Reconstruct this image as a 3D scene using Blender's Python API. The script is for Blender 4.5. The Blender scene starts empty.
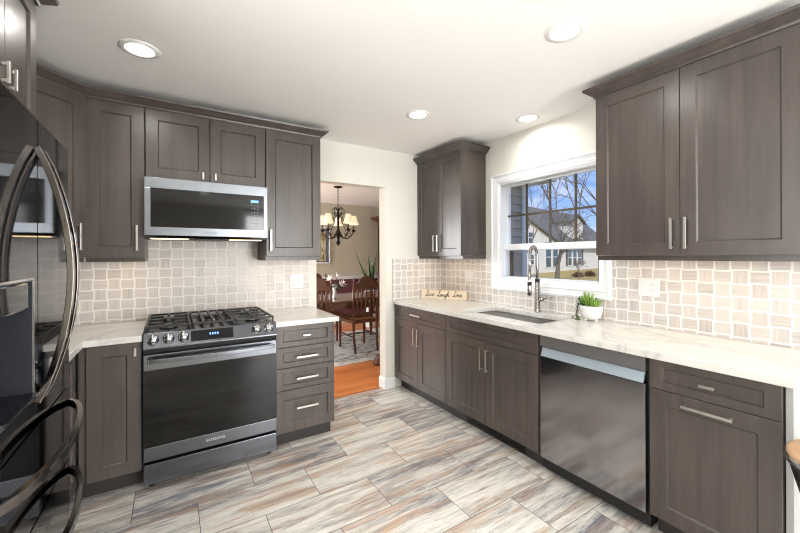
import bpy, bmesh, math, random
from mathutils import Vector, Matrix
PI = math.pi
random.seed(7)
SC = bpy.context.scene
COL = SC.collection

# ------------------------------------------------------------------ camera
cam_d = bpy.data.cameras.new('camera'); cam = bpy.data.objects.new('camera', cam_d); COL.objects.link(cam)
YAW, ROLL, FPX, SY = 0.5604, -0.0039, 363.8, -10.8
fw = Vector((math.sin(YAW), math.cos(YAW), 0)); rt = Vector((math.cos(YAW), -math.sin(YAW), 0)); up = Vector((0, 0, 1))
r2 = rt*math.cos(ROLL) + up*math.sin(ROLL)
u2 = up*math.cos(ROLL) - rt*math.sin(ROLL)
M = Matrix((r2, u2, -fw)).transposed().to_4x4()
M.translation = (0.1467, -3.2663, 1.3785)
cam.matrix_world = M
cam_d.sensor_width = 36; cam_d.lens = 36*FPX/800; cam_d.shift_y = SY/800
cam_d.clip_start = 0.02; cam_d.clip_end = 400
SC.camera = cam

# ------------------------------------------------------------------ exposure, world, sun, large lights
SC.view_settings.view_transform = 'Standard'; SC.view_settings.look = 'None'
try: SC.cycles.filter_width = 1.1
except Exception: pass
SC.view_settings.exposure = 0.34; SC.view_settings.gamma = 1.0; SC.view_settings.use_curve_mapping = False
CAN_W, UNDER_W, BACK_W, SIDE_W, DINE_W = 3.2, .52, 128.0, 44.0, 175.0

def lin(r, g, b):
    f = lambda c: (c/255/12.92) if c/255 <= 0.04045 else ((c/255+0.055)/1.055)**2.4
    return (f(r), f(g), f(b), 1.0)

w = bpy.data.worlds.new('sky'); SC.world = w; w.use_nodes = True
nt = w.node_tree; nt.nodes.clear()
out = nt.nodes.new('ShaderNodeOutputWorld'); bg = nt.nodes.new('ShaderNodeBackground')
tc = nt.nodes.new('ShaderNodeTexCoord'); sx = nt.nodes.new('ShaderNodeSeparateXYZ')
nt.links.new(tc.outputs['Generated'], sx.inputs[0])
cr = nt.nodes.new('ShaderNodeValToRGB')
cr.color_ramp.elements[0].position = 0.0; cr.color_ramp.elements[0].color = (0.55, 0.72, 0.97, 1)
cr.color_ramp.elements[1].position = 0.16; cr.color_ramp.elements[1].color = (0.21, 0.40, 0.86, 1)
nt.links.new(sx.outputs['Z'], cr.inputs[0])
mp = nt.nodes.new('ShaderNodeMapping'); mp.inputs['Scale'].default_value = (2, 2, 7)
nz = nt.nodes.new('ShaderNodeTexNoise'); nz.inputs['Scale'].default_value = 2.2; nz.inputs['Detail'].default_value = 6
nt.links.new(tc.outputs['Generated'], mp.inputs[0]); nt.links.new(mp.outputs[0], nz.inputs['Vector'])
c2 = nt.nodes.new('ShaderNodeValToRGB'); c2.color_ramp.elements[0].position = 0.54; c2.color_ramp.elements[1].position = 0.80
nt.links.new(nz.outputs['Fac'], c2.inputs[0])
mx = nt.nodes.new('ShaderNodeMix'); mx.data_type = 'RGBA'; mx.inputs[7].default_value = (0.95, 0.96, 0.98, 1)
nt.links.new(c2.outputs['Color'], mx.inputs[0]); nt.links.new(cr.outputs['Color'], mx.inputs[6])
nt.links.new(mx.outputs[2], bg.inputs['Color']); bg.inputs['Strength'].default_value = 0.98
nt.links.new(bg.outputs[0], out.inputs[0])

sun_d = bpy.data.lights.new('sun', 'SUN'); sun_d.energy = 2.6; sun_d.angle = 0.05; sun_d.color = (1, 0.95, 0.86)
sun = bpy.data.objects.new('sun', sun_d); COL.objects.link(sun)
sun.rotation_euler = Vector((0.55, 0.75, -0.75)).to_track_quat('-Z', 'Y').to_euler()

def area(name, loc, direction, sx_, sy_, watts, color=(1, 1, 1), shape='RECTANGLE', spread=PI):
    d = bpy.data.lights.new(name, 'AREA'); d.shape = shape; d.size = sx_
    if shape in ('RECTANGLE', 'ELLIPSE'): d.size_y = sy_
    d.energy = watts; d.color = color; d.spread = spread
    o = bpy.data.objects.new(name, d); COL.objects.link(o); o.location = loc
    o.rotation_euler = Vector(direction).to_track_quat('-Z', 'Z' if abs(direction[2]) < .9 else 'Y').to_euler()
    return o
# fill panels added out of view to brighten the kitchen, and the dining windows' daylight
area('back_fill_panel', (2.10, -6.235, 1.22), (0, 1, 0), 1.1, 2.1, BACK_W, (0.975, 0.985, 1.0))
area('side_fill_panel', (-0.915, -2.85, 1.50), (1, 0, 0), 1.1, 1.6, SIDE_W, (0.975, 0.985, 1.0))
area('dining_window_daylight', (-0.915, 3.14, 1.55), (1, 0, 0), 0.9, 1.5, DINE_W, (0.95, 0.97, 1.0))

# ------------------------------------------------------------------ materials
MATS = {}
class NT:
    """tiny node-graph helper"""
    def __init__(s, name):
        s.m = bpy.data.materials.new(name); s.m.use_nodes = True; s.t = s.m.node_tree; s.t.nodes.clear()
        s.o = s.n('ShaderNodeOutputMaterial'); s.b = s.n('ShaderNodeBsdfPrincipled'); s.l(s.b.outputs[0], s.o.inputs[0])
    def n(s, k, **kw):
        x = s.t.nodes.new(k)
        for a, v in kw.items(): setattr(x, a, v)
        return x
    def l(s, a, b): s.t.links.new(a, b)
    def set(s, i, v):
        if hasattr(v, 'is_output') or hasattr(v, 'links') and not isinstance(v, (int, float)): s.l(v, i)
        else: i.default_value = v
    def math(s, op, a, b=None, c=None):
        x = s.n('ShaderNodeMath', operation=op)
        for i, v in enumerate((a, b, c)):
            if v is not None: s.set(x.inputs[i], v)
        return x.outputs[0]
    def mix(s, f, a, b, blend='MIX'):
        x = s.n('ShaderNodeMix', data_type='RGBA', blend_type=blend)
        s.set(x.inputs[0], f); s.set(x.inputs[6], a); s.set(x.inputs[7], b)
        return x.outputs[2]
    def xyz(s, x=0, y=0, z=0):
        c = s.n('ShaderNodeCombineXYZ')
        for i, v in enumerate((x, y, z)): s.set(c.inputs[i], v)
        return c.outputs[0]
    def pos(s, space='Object'):
        if space == 'World':
            g = s.n('ShaderNodeNewGeometry'); p = g.outputs['Position']
        else:
            g = s.n('ShaderNodeTexCoord'); p = g.outputs['Object']
        x = s.n('ShaderNodeSeparateXYZ'); s.l(p, x.inputs[0]); return p, x.outputs[0], x.outputs[1], x.outputs[2]
    def noise(s, vec, scale=1, detail=3, rough=.5, dist=0, out='Fac'):
        x = s.n('ShaderNodeTexNoise'); s.l(vec, x.inputs['Vector']); x.inputs['Scale'].default_value = scale
        x.inputs['Detail'].default_value = detail; x.inputs['Roughness'].default_value = rough; x.inputs['Distortion'].default_value = dist
        return x.outputs[out]
    def ramp(s, f, stops):
        x = s.n('ShaderNodeValToRGB'); e = x.color_ramp.elements
        while len(e) < len(stops): e.new(.5)
        for k, (p, c) in zip(e, stops): k.position = p; k.color = c
        s.l(f, x.inputs[0]); return x.outputs['Color']
    def white(s, vec):
        x = s.n('ShaderNodeTexWhiteNoise', noise_dimensions='3D'); s.l(vec, x.inputs['Vector']); return x
    def bump(s, h, st=.2, d=.002):
        x = s.n('ShaderNodeBump'); x.inputs['Strength'].default_value = st; x.inputs['Distance'].default_value = d
        s.l(h, x.inputs['Height']); s.l(x.outputs[0], s.b.inputs['Normal'])
    def P(s, **k):
        for a, v in k.items(): s.set(s.b.inputs[a.replace('_', ' ')], v)
        return s.m

def plain(name, col, rough=.5, metal=0, spec=.5, noise=0.0, nscale=30, coat=0):
    g = NT(name); p, *_ = g.pos()
    if noise:
        f = g.noise(p, nscale, 3)
        d = tuple(c*(1-noise) for c in col[:3])+(1,); l_ = tuple(min(1, c*(1+noise)) for c in col[:3])+(1,)
        g.P(Base_Color=g.mix(f, d, l_))
    else: g.P(Base_Color=col)
    g.P(Roughness=rough, Metallic=metal); g.b.inputs['Specular IOR Level'].default_value = spec
    g.b.inputs['Coat Weight'].default_value = coat
    MATS[name] = g.m; return g.m

def wood(name, dark, light, rough=.35, grain=(26, 26, 1.6), spec=.5, coat=0.0, contrast=(.3, .72)):
    g = NT(name); p, x, y, z = g.pos()
    oi = g.n('ShaderNodeObjectInfo')
    off = g.math('MULTIPLY', oi.outputs['Random'], 37.0)
    v = g.xyz(g.math('MULTIPLY_ADD', x, grain[0], off), g.math('MULTIPLY', y, grain[1]), g.math('MULTIPLY_ADD', z, grain[2], off))
    a = g.noise(v, 1.0, 5, .6, .4)
    v2 = g.xyz(g.math('MULTIPLY_ADD', x, grain[0]*.12, off), g.math('MULTIPLY', y, grain[1]*.12), g.math('MULTIPLY_ADD', z, grain[2]*.8, off))
    b = g.noise(v2, 1.0, 3, .5, .8)
    f = g.math('ADD', g.math('MULTIPLY', a, .55), g.math('MULTIPLY', b, .45))
    c = g.ramp(f, [(contrast[0], dark), (contrast[1], light)])
    g.P(Base_Color=c, Roughness=rough); g.b.inputs['Specular IOR Level'].default_value = spec; g.b.inputs['Coat Weight'].default_value = coat
    g.bump(a, .06, .001); MATS[name] = g.m; return g.m

def brushed(name, col, rough=.28, axis=0, amount=.06, metal=1):
    g = NT(name); p, x, y, z = g.pos()
    s = [260, 260, 260]; s[axis] = 1.5
    v = g.xyz(g.math('MULTIPLY', x, s[0]), g.math('MULTIPLY', y, s[1]), g.math('MULTIPLY', z, s[2]))
    f = g.noise(v, 1, 2)
    g.P(Base_Color=col, Metallic=metal, Roughness=g.math('MULTIPLY_ADD', f, amount, rough-amount*.5))
    g.bump(f, .02, .0005); MATS[name] = g.m; return g.m

def emit(name, col, st):
    g = NT(name); g.P(Base_Color=(0, 0, 0, 1), Emission_Color=col, Emission_Strength=st); MATS[name] = g.m; return g.m

CAB = wood('cabinet_wood', lin(60, 53, 50), lin(91, 82, 77), .33)
CABIN = plain('cabinet_inside', lin(40, 36, 34), .7)
TOE = plain('toe_kick_paint', lin(48, 44, 42), .5)
PULL = brushed('satin_nickel', lin(196, 192, 186), .3, 2)
STEEL = brushed('stainless_steel', lin(126, 130, 136), .3, 0)
BSTEEL = brushed('black_stainless_steel', lin(112, 115, 121), .22, 0)
DWSTEEL = brushed('dark_stainless_steel', lin(150, 149, 152), .13, 2, .04)
DWSTRIP = plain('control_strip_steel', lin(122, 119, 118), .38, .55)
DWLIP = plain('lip_steel_reflection', lin(185, 200, 212), .35, .6)  # light-blue reflection in the pocket handle put into the base colour
FRIDGE = plain('black_mirror_steel', lin(66, 66, 71), .05, 1.0)
FHANDLE = brushed('dark_handle_steel', lin(128, 123, 120), .12, 2)
BLACKGLASS = plain('black_glass', lin(10, 10, 11), .07, 0, .35)
BLACK = plain('black_enamel', lin(20, 20, 21), .25)
IRON = plain('cast_iron', lin(26, 26, 28), .42, .2, noise=.2)
MATTEBLK = plain('matte_black', lin(22, 22, 22), .6)
WHITE = plain('white_trim_paint', lin(233, 235, 238), .35)
PLASTIC = plain('white_plastic', lin(222, 222, 222), .35)
SLOT = plain('socket_slot_dark', lin(90, 90, 90), .6)
WALL = plain('greige_wall_paint', lin(222, 220, 211), .75, noise=.015)
CEIL = plain('ceiling_paint', lin(246, 245, 243), .85)
ENDP = plain('end_panel_paint', lin(160, 160, 158), .6)
DWALL = plain('dining_wall_paint', lin(200, 195, 176), .8)
MAROON = plain('maroon_wall_paint', lin(104, 62, 72), .75)
SINKM = brushed('sink_steel', lin(92, 90, 88), .34, 1)
CANLENS = emit('can_light_lens', (1, .97, .92, 1), 9)
CANTRIM = plain('can_light_trim', lin(236, 236, 234), .5)
STRIP = emit('warm_led_strip', (1, .74, .42, 1), 3.0)
BLUE = emit('blue_display_glow', (.15, .35, 1, 1), 2.2)
CREAM = plain('cream_painted_board', lin(232, 216, 192), .6, noise=.04)
INK = plain('black_ink', lin(26, 20, 18), .7)
POT = plain('white_ceramic', lin(222, 220, 217), .25)
SOIL = plain('potting_soil', lin(52, 38, 28), .95, noise=.3, nscale=120)
LEAF = plain('succulent_leaf', lin(122, 158, 66), .45, noise=.3, nscale=25)
LEAFD = plain('dark_leaf', lin(62, 88, 44), .5, noise=.35, nscale=18)
CHROME = plain('chrome', lin(196, 200, 206), .14, 1)
FAUC = brushed('faucet_steel', lin(170, 166, 162), .22, 2)
LOGO = plain('logo_print', lin(185, 185, 185), .4)
CHAIRW = wood('cherry_wood', lin(62, 32, 18), lin(112, 62, 36), .3, (30, 30, 3), coat=.2)
TABLEW = wood('table_wood', lin(74, 42, 28), lin(116, 72, 48), .16, (3, 30, 30), coat=.4)
SEATF = plain('seat_fabric', lin(170, 126, 88), .85, noise=.35, nscale=60)
BRONZE = plain('oil_rubbed_bronze', lin(38, 31, 28), .4, .7)
VASEM = plain('white_vase_glass', lin(232, 234, 230), .2)
PETAL = plain('white_petal', lin(244, 242, 236), .6)
RED = plain('red_petal', lin(176, 26, 44), .5)
SOFFIT = plain('soffit_paint', lin(224, 222, 216), .6)
TRIMW = plain('corner_board_paint', lin(212, 214, 216), .6)
HSIDE = plain('neighbor_siding', lin(228, 222, 210), .8, noise=.03, nscale=2)
SHINGLE = plain('roof_shingle', lin(112, 108, 102), .9, noise=.2, nscale=4)
HWIN = plain('far_window_glass', lin(72, 84, 84), .15)
SHUT = plain('brown_shutter', lin(96, 84, 74), .7)
BROWNT = plain('brown_eave', lin(150, 104, 80), .8)
BARK = plain('grey_bark', lin(128, 116, 106), .9, noise=.25, nscale=8)
LAWN = plain('dormant_grass', lin(176, 150, 84), .95, noise=.25, nscale=.9)
SHRUBM = plain('shrub_twigs', lin(104, 78, 56), .9, noise=.4, nscale=4)
BRONZEWIN = plain('bronze_muntin', lin(74, 64, 48), .5)
STOOLW = wood('stool_seat_wood', lin(176, 140, 108), lin(208, 172, 138), .35, (30, 3, 30), contrast=(.2, .8))
GOLDT = plain('pale_gold_edge', lin(225, 205, 170), .3, .5)
GREYPL = plain('dispenser_grey', lin(56, 58, 64), .3, .3)

def m_shade():
    g = NT('lamp_shade_fabric'); p, x, y, z = g.pos()
    g.P(Base_Color=lin(246, 232, 200), Roughness=.8, Emission_Color=(1, .80, .52, 1), Emission_Strength=.42); return g.m
SHADE = m_shade()

def m_glass():
    g = NT('window_glass'); tr = g.n('ShaderNodeBsdfTransparent'); gl = g.n('ShaderNodeBsdfGlossy'); gl.inputs['Roughness'].default_value = .01
    m_ = g.n('ShaderNodeMixShader'); m_.inputs[0].default_value = .03
    g.l(tr.outputs[0], m_.inputs[1]); g.l(gl.outputs[0], m_.inputs[2]); g.l(m_.outputs[0], g.o.inputs[0]); return g.m
GLASS = m_glass()

def m_backsplash():
    # alternating upright and lying limestone tiles; u runs along the wall, v up
    g = NT('backsplash_tile'); p, x, y, z = g.pos('World')
    geo = g.n('ShaderNodeNewGeometry'); sn = g.n('ShaderNodeSeparateXYZ'); g.l(geo.outputs['True Normal'], sn.inputs[0])
    side = g.math('GREATER_THAN', g.math('ABSOLUTE', sn.outputs[0]), .5)
    u = g.math('ADD', g.math('MULTIPLY', x, g.math('SUBTRACT', 1.0, side)), g.math('MULTIPLY', g.math('ADD', y, .02), side))
    pu, pv = .0762, .0716
    cu = g.math('DIVIDE', g.math('SUBTRACT', u, .1065-.0381), pu); cv = g.math('DIVIDE', g.math('SUBTRACT', z, 1.398-.0358), pv)
    iu = g.math('FLOOR', cu); iv = g.math('FLOOR', cv)
    lu = g.math('ABSOLUTE', g.math('SUBTRACT', g.math('FRACT', cu), .5)); lv = g.math('ABSOLUTE', g.math('SUBTRACT', g.math('FRACT', cv), .5))
    par = g.math('FLOORED_MODULO', g.math('ADD', iu, iv), 2.0)          # 0 = lying, 1 = upright
    lo = g.math('MULTIPLY_ADD', par, -.085, .488); sh = g.math('MULTIPLY_ADD', par, .085, .403)
    din = g.math('MINIMUM', g.math('SUBTRACT', lo, lu), g.math('SUBTRACT', sh, lv))
    h = g.n('ShaderNodeMapRange'); h.inputs['From Min'].default_value = -.01; h.inputs['From Max'].default_value = .02; g.l(din, h.inputs['Value'])
    tile = h.outputs[0]
    wn = g.white(g.xyz(iu, iv, side)); wv = wn.outputs['Value']; wc = g.n('ShaderNodeSeparateColor'); g.l(wn.outputs['Color'], wc.inputs[0])
    al = g.math('ADD', g.math('MULTIPLY', u, g.math('SUBTRACT', 1.0, par)), g.math('MULTIPLY', z, par))     # along the tile
    ac = g.math('ADD', g.math('MULTIPLY', u, par), g.math('MULTIPLY', z, g.math('SUBTRACT', 1.0, par)))
    st = g.noise(g.xyz(g.math('MULTIPLY', al, 5.0), g.math('MULTIPLY_ADD', ac, 130.0, g.math('MULTIPLY', wv, 90.0)), g.math('MULTIPLY', wc.outputs[0], 40)), 1, 3, .6)
    f = g.math('ADD', g.math('MULTIPLY', g.math('SUBTRACT', st, .5), 1.4), g.math('MULTIPLY_ADD', wc.outputs[1], .46, .24))
    c = g.ramp(f, [(.0, lin(172, 165, 160)), (.3, lin(194, 187, 181)), (.65, lin(206, 199, 193)), (1, lin(214, 208, 202))])
    g.P(Base_Color=g.mix(tile, lin(232, 229, 224), c), Roughness=g.math('MULTIPLY_ADD', tile, -.4, .75)); g.bump(tile, .2, .001); return g.m
SPLASH = m_backsplash()

def m_floor():
    g = NT('wood_look_floor_tile'); p, x, y, z = g.pos('World')
    W, H = .6045, .3015
    cv = g.math('DIVIDE', g.math('ADD', y, .638), H); iv = g.math('FLOOR', cv)
    odd = g.math('FLOORED_MODULO', iv, 2.0)
    cu = g.math('ADD', g.math('DIVIDE', g.math('SUBTRACT', x, .265), W), g.math('MULTIPLY', odd, .5)); iu = g.math('FLOOR', cu)
    fu = g.math('FRACT', cu); fv = g.math('FRACT', cv)
    du = g.math('MULTIPLY', g.math('MINIMUM', fu, g.math('SUBTRACT', 1.0, fu)), W); dv = g.math('MULTIPLY', g.math('MINIMUM', fv, g.math('SUBTRACT', 1.0, fv)), H)
    d = g.math('MINIMUM', du, dv)
    h = g.n('ShaderNodeMapRange'); h.inputs['From Min'].default_value = .0012; h.inputs['From Max'].default_value = .0022; g.l(d, h.inputs['Value'])
    wn = g.white(g.xyz(iu, iv, 3.0)); wc = g.n('ShaderNodeSeparateColor'); g.l(wn.outputs['Color'], wc.inputs[0])
    r1, r2_, r3 = wc.outputs[0], wc.outputs[1], wc.outputs[2]
    ox = g.math('MULTIPLY', r1, 31.0); oy = g.math('MULTIPLY', r2_, 57.0)
    warp = g.noise(g.xyz(g.math('MULTIPLY_ADD', x, 2.2, ox), g.math('MULTIPLY_ADD', y, 6.0, oy), r3), 1, 2)
    yy = g.math('MULTIPLY_ADD', warp, .06, y)
    big = g.noise(g.xyz(g.math('MULTIPLY_ADD', x, 1.3, ox), g.math('MULTIPLY_ADD', yy, 12.0, oy), r3), 1, 6, .62, .3)
    fine = g.noise(g.xyz(g.math('MULTIPLY_ADD', x, 9.0, ox), g.math('MULTIPLY_ADD', yy, 85.0, oy), r3), 1, 6, .72, .4)
    tan_ = g.noise(g.xyz(g.math('MULTIPLY_ADD', x, 1.6, oy), g.math('MULTIPLY_ADD', yy, 17.0, ox), 7.0), 1, 3, .55, .5)
    speck = g.noise(g.xyz(g.math('MULTIPLY', x, 60.0), g.math('MULTIPLY', y, 140.0), 0), 1, 2, .6)
    f = g.math('ADD', g.math('MULTIPLY', big, .84), g.math('MULTIPLY', fine, .66)); f = g.math('ADD', f, g.math('MULTIPLY_ADD', r3, .13, -.31))
    base = g.ramp(f, [(.31, lin(108, 110, 118)), (.40, lin(148, 148, 152)), (.46, lin(186, 183, 178)), (.54, lin(212, 208, 200)), (.68, lin(230, 227, 220))])
    tm = g.ramp(tan_, [(.51, (0, 0, 0, 1)), (.58, (1, 1, 1, 1))])
    tc_ = g.mix(r1, lin(190, 138, 92), lin(128, 102, 84))
    amt = g.math('MULTIPLY', tm, g.math('MINIMUM', g.math('MAXIMUM', g.math('MULTIPLY_ADD', fine, 3.4, -1.25), .08), .9))
    c = g.mix(amt, base, tc_)
    sp = g.ramp(speck, [(.64, (0, 0, 0, 1)), (.72, (1, 1, 1, 1))])
    c = g.mix(g.math('MULTIPLY', sp, .3), c, lin(120, 104, 92))
    c = g.mix(h.outputs[0], lin(86, 80, 76), c)
    g.P(Base_Color=c, Roughness=g.math('MULTIPLY_ADD', fine, .14, .27)); g.bump(h.outputs[0], .4, .001); return g.m
FLOOR = m_floor()

def m_quartz():
    g = NT('white_quartz'); p, x, y, z = g.pos('World')
    n1 = g.noise(p, 1.4, 4, .55, 1.1)
    v = g.math('ABSOLUTE', g.math('SUBTRACT', n1, .5))
    c = g.ramp(v, [(.0, lin(196, 193, 188)), (.010, lin(210, 208, 203)), (.05, lin(216, 214, 209))])
    g.P(Base_Color=c, Roughness=.16); return g.m
QUARTZ = m_quartz()

def m_planks(name, c1, c2, c3, W, H, rough):
    g = NT(name); p, x, y, z = g.pos('World')
    cv = g.math('DIVIDE', y, H); iv = g.math('FLOOR', cv)
    sh = g.white(g.xyz(iv, 1.0, 2.0)).outputs['Value']
    cu = g.math('ADD', g.math('DIVIDE', x, W), sh); iu = g.math('FLOOR', cu)
    r = g.white(g.xyz(iu, iv, 0)).outputs['Value']
    fv = g.math('FRACT', cv); fu = g.math('FRACT', cu)
    gap = g.math('MINIMUM', g.math('MULTIPLY', g.math('MINIMUM', fv, g.math('SUBTRACT', 1.0, fv)), H), g.math('MULTIPLY', g.math('MINIMUM', fu, g.math('SUBTRACT', 1.0, fu)), W))
    gm = g.math('LESS_THAN', gap, .0014)
    n = g.noise(g.xyz(g.math('MULTIPLY_ADD', x, 3.0, g.math('MULTIPLY', r, 20)), g.math('MULTIPLY', y, 60.0), r), 1, 4, .6, .5)
    f = g.math('ADD', g.math('MULTIPLY', r, .5), g.math('MULTIPLY', n, .5))
    c = g.ramp(f, [(.2, c1), (.5, c2), (.8, c3)])
    g.P(Base_Color=g.mix(gm, c, tuple(k*.3 for k in c1[:3])+(1,)), Roughness=rough); return g.m
OAK = m_planks('oak_strip_floor', lin(166, 92, 46), lin(196, 116, 62), lin(214, 138, 82), .9, .08, .28)

def m_rug():
    g = NT('woven_rug'); p, x, y, z = g.pos()
    vo = g.n('ShaderNodeTexVoronoi'); vo.inputs['Scale'].default_value = 9; g.l(p, vo.inputs['Vector'])
    n = g.noise(p, 22, 4, .6, 1.0)
    f = g.math('ADD', g.math('MULTIPLY', vo.outputs['Distance'], .6), g.math('MULTIPLY', n, .6))
    c = g.ramp(f, [(.38, lin(118, 120, 130)), (.5, lin(160, 160, 164)), (.62, lin(205, 202, 198))])
    edge = g.math('MINIMUM', g.math('SUBTRACT', 1.25, g.math('ABSOLUTE', x)), g.math('SUBTRACT', .92, g.math('ABSOLUTE', y)))
    b = g.ramp(edge, [(.0, (1, 1, 1, 1)), (.05, (1, 1, 1, 1)), (.055, (.2, .2, .2, 1)), (.16, (.2, .2, .2, 1)), (.165, (0, 0, 0, 1))])
    g.P(Base_Color=g.mix(g.math('MULTIPLY', b, .6), c, lin(206, 203, 200)), Roughness=.95); return g.m
RUG = m_rug()

def m_siding():
    g = NT('grey_lap_siding'); p, x, y, z = g.pos()
    g.P(Base_Color=g.mix(g.noise(g.xyz(g.math('MULTIPLY', x, 3.0), 0, g.math('MULTIPLY', z, 80.0)), 1, 3), lin(170, 160, 146), lin(186, 176, 162)), Roughness=.7); return g.m
SIDING = m_siding()

def m_art():
    g = NT('landscape_print'); p, x, y, z = g.pos()
    n = g.noise(g.xyz(g.math('MULTIPLY', x, 16.0), 0, g.math('MULTIPLY', z, 7.0)), 1, 5, .65, .6)
    g.P(Base_Color=g.ramp(n, [(.3, lin(60, 66, 52)), (.45, lin(148, 138, 92)), (.56, lin(216, 208, 176)), (.7, lin(170, 180, 190))]), Roughness=.25); return g.m
ART = m_art()

# ------------------------------------------------------------------ mesh helpers
class MB:
    def __init__(s): s.bm = bmesh.new()
    def quad(s, vs, smooth=False):
        f = s.bm.faces.new(vs); f.smooth = smooth; return f
    def box(s, x0, x1, y0, y1, z0, z1):
        x0, x1 = sorted((x0, x1)); y0, y1 = sorted((y0, y1)); z0, z1 = sorted((z0, z1))
        v = [s.bm.verts.new(c) for c in ((x0,y0,z0),(x1,y0,z0),(x1,y1,z0),(x0,y1,z0),(x0,y0,z1),(x1,y0,z1),(x1,y1,z1),(x0,y1,z1))]
        for q in ((0,3,2,1),(4,5,6,7),(0,1,5,4),(1,2,6,5),(2,3,7,6),(3,0,4,7)): s.quad([v[i] for i in q])
        return s
    def prism(s, poly, a, b, axis='z'):
        def mk(p, t):
            return {'z': (p[0], p[1], t), 'y': (p[0], t, p[1]), 'x': (t, p[0], p[1])}[axis]
        A = [s.bm.verts.new(mk(p, a)) for p in poly]; B = [s.bm.verts.new(mk(p, b)) for p in poly]
        n = len(poly)
        s.quad(A[::-1]); s.quad(B)
        for i in range(n): s.quad([A[i], A[(i+1) % n], B[(i+1) % n], B[i]])
        bmesh.ops.recalc_face_normals(s.bm, faces=s.bm.faces[:]); return s
    def ring_skin(s, rings, caps=True, smooth=True, closed=False):
        R = [[s.bm.verts.new(p) for p in r] for r in rings]
        n = len(R[0]); m = len(R)
        for i in range(m if closed else m-1):
            a, b = R[i], R[(i+1) % m]
            for j in range(n): s.quad([a[j], a[(j+1) % n], b[(j+1) % n], b[j]], smooth)
        if caps and not closed: s.quad(R[0][::-1]); s.quad(R[-1])
        return s
    def tube(s, pts, rad, n=10, caps=True, closed=False, sq=None):
        pts = [Vector(p) for p in pts]; m = len(pts)
        rad = rad if isinstance(rad, (list, tuple)) else [rad]*m
        rings = []; ref = None
        for i in range(m):
            if closed: t = pts[(i+1) % m]-pts[i-1]
            else: t = pts[min(i+1, m-1)]-pts[max(i-1, 0)]
            t = t.normalized() if t.length > 1e-9 else Vector((0, 0, 1))
            if ref is None:
                ref = Vector((0, 0, 1)) if abs(t.z) < .9 else Vector((1, 0, 0))
            nrm = (ref - t*ref.dot(t)).normalized(); ref = nrm; bn = t.cross(nrm)
            if sq:
                hw, hh = sq
                rings.append([pts[i]+nrm*a*hh+bn*b*hw for a, b in ((-1,-1),(-1,1),(1,1),(1,-1))])
            else:
                rings.append([pts[i]+(nrm*math.cos(2*PI*k/n)+bn*math.sin(2*PI*k/n))*rad[i] for k in range(n)])
        s.ring_skin(rings, caps, not sq, closed); bmesh.ops.recalc_face_normals(s.bm, faces=s.bm.faces[:]); return s
    def cyl(s, p0, p1, r, n=20, r1=None): return s.tube([p0, p1], [r, r if r1 is None else r1], n)
    def lathe(s, c, prof, n=24, axis='z', caps=True):
        rings = []
        for r, t in prof:
            rg = []
            for k in range(n):
                a, b = r*math.cos(2*PI*k/n), r*math.sin(2*PI*k/n)
                rg.append({'z': (c[0]+a, c[1]+b, c[2]+t), 'y': (c[0]+a, c[1]+t, c[2]+b), 'x': (c[0]+t, c[1]+a, c[2]+b)}[axis])
            rings.append(rg)
        s.ring_skin(rings, caps); bmesh.ops.recalc_face_normals(s.bm, faces=s.bm.faces[:]); return s
    def sphere(s, c, r, n=12, m=8, sz=1):
        return s.lathe(c, [(max(r*math.sin(PI*i/m), 1e-4), -r*sz*math.cos(PI*i/m)) for i in range(m+1)], n)
    def leaf(s, base, tip, width, up_=Vector((0, 0, 1)), thick=.003, seg=6, sag=0.0):
        base, tip = Vector(base), Vector(tip); d = tip-base; side = d.cross(up_)
        side = side.normalized() if side.length > 1e-6 else Vector((1, 0, 0)); nn = side.cross(d).normalized()
        rings = []
        for i in range(seg+1):
            t = i/seg; wd = width*max(.06, math.sin(PI*(.12+.88*t)**.8)) ; p = base+d*t-Vector((0, 0, sag*t*t))
            rings.append([p-side*wd, p+nn*thick, p+side*wd, p-nn*thick])
        s.ring_skin(rings); bmesh.ops.recalc_face_normals(s.bm, faces=s.bm.faces[:]); return s
    def sweep(s, path, prof, closed=False):
        """mitred moulding: path = plan polyline, prof = [(out, z)], out to the right of the walking direction"""
        path = [Vector((p[0], p[1])) for p in path]; m = len(path); rings = []
        for i in range(m):
            d0 = (path[i]-path[i-1]).normalized() if i > 0 or closed else None
            d1 = (path[(i+1) % m]-path[i]).normalized() if i < m-1 or closed else None
            n0 = Vector((d0.y, -d0.x)) if d0 else None; n1 = Vector((d1.y, -d1.x)) if d1 else None
            if n0 is None: k = n1
            elif n1 is None: k = n0
            else:
                k = n0+n1; k = k/(k.dot(n0))
            rings.append([(path[i].x+k.x*o, path[i].y+k.y*o, z) for o, z in prof])
        s.ring_skin(rings, True, False, closed); bmesh.ops.recalc_face_normals(s.bm, faces=s.bm.faces[:]); return s
    def xform(s, mat): bmesh.ops.transform(s.bm, matrix=mat, verts=s.bm.verts[:]); return s
    def build(s, name, mat, parent=None, bevel=0, seg=2):
        me = bpy.data.meshes.new(name); s.bm.to_mesh(me); s.bm.free()
        o = bpy.data.objects.new(name, me); COL.objects.link(o)
        me.materials.append(mat)
        if parent: o.parent = parent
        if bevel:
            b = o.modifiers.new('bevel', 'BEVEL'); b.width = bevel; b.segments = seg; b.limit_method = 'ANGLE'; b.angle_limit = 0.6
        return o

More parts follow.
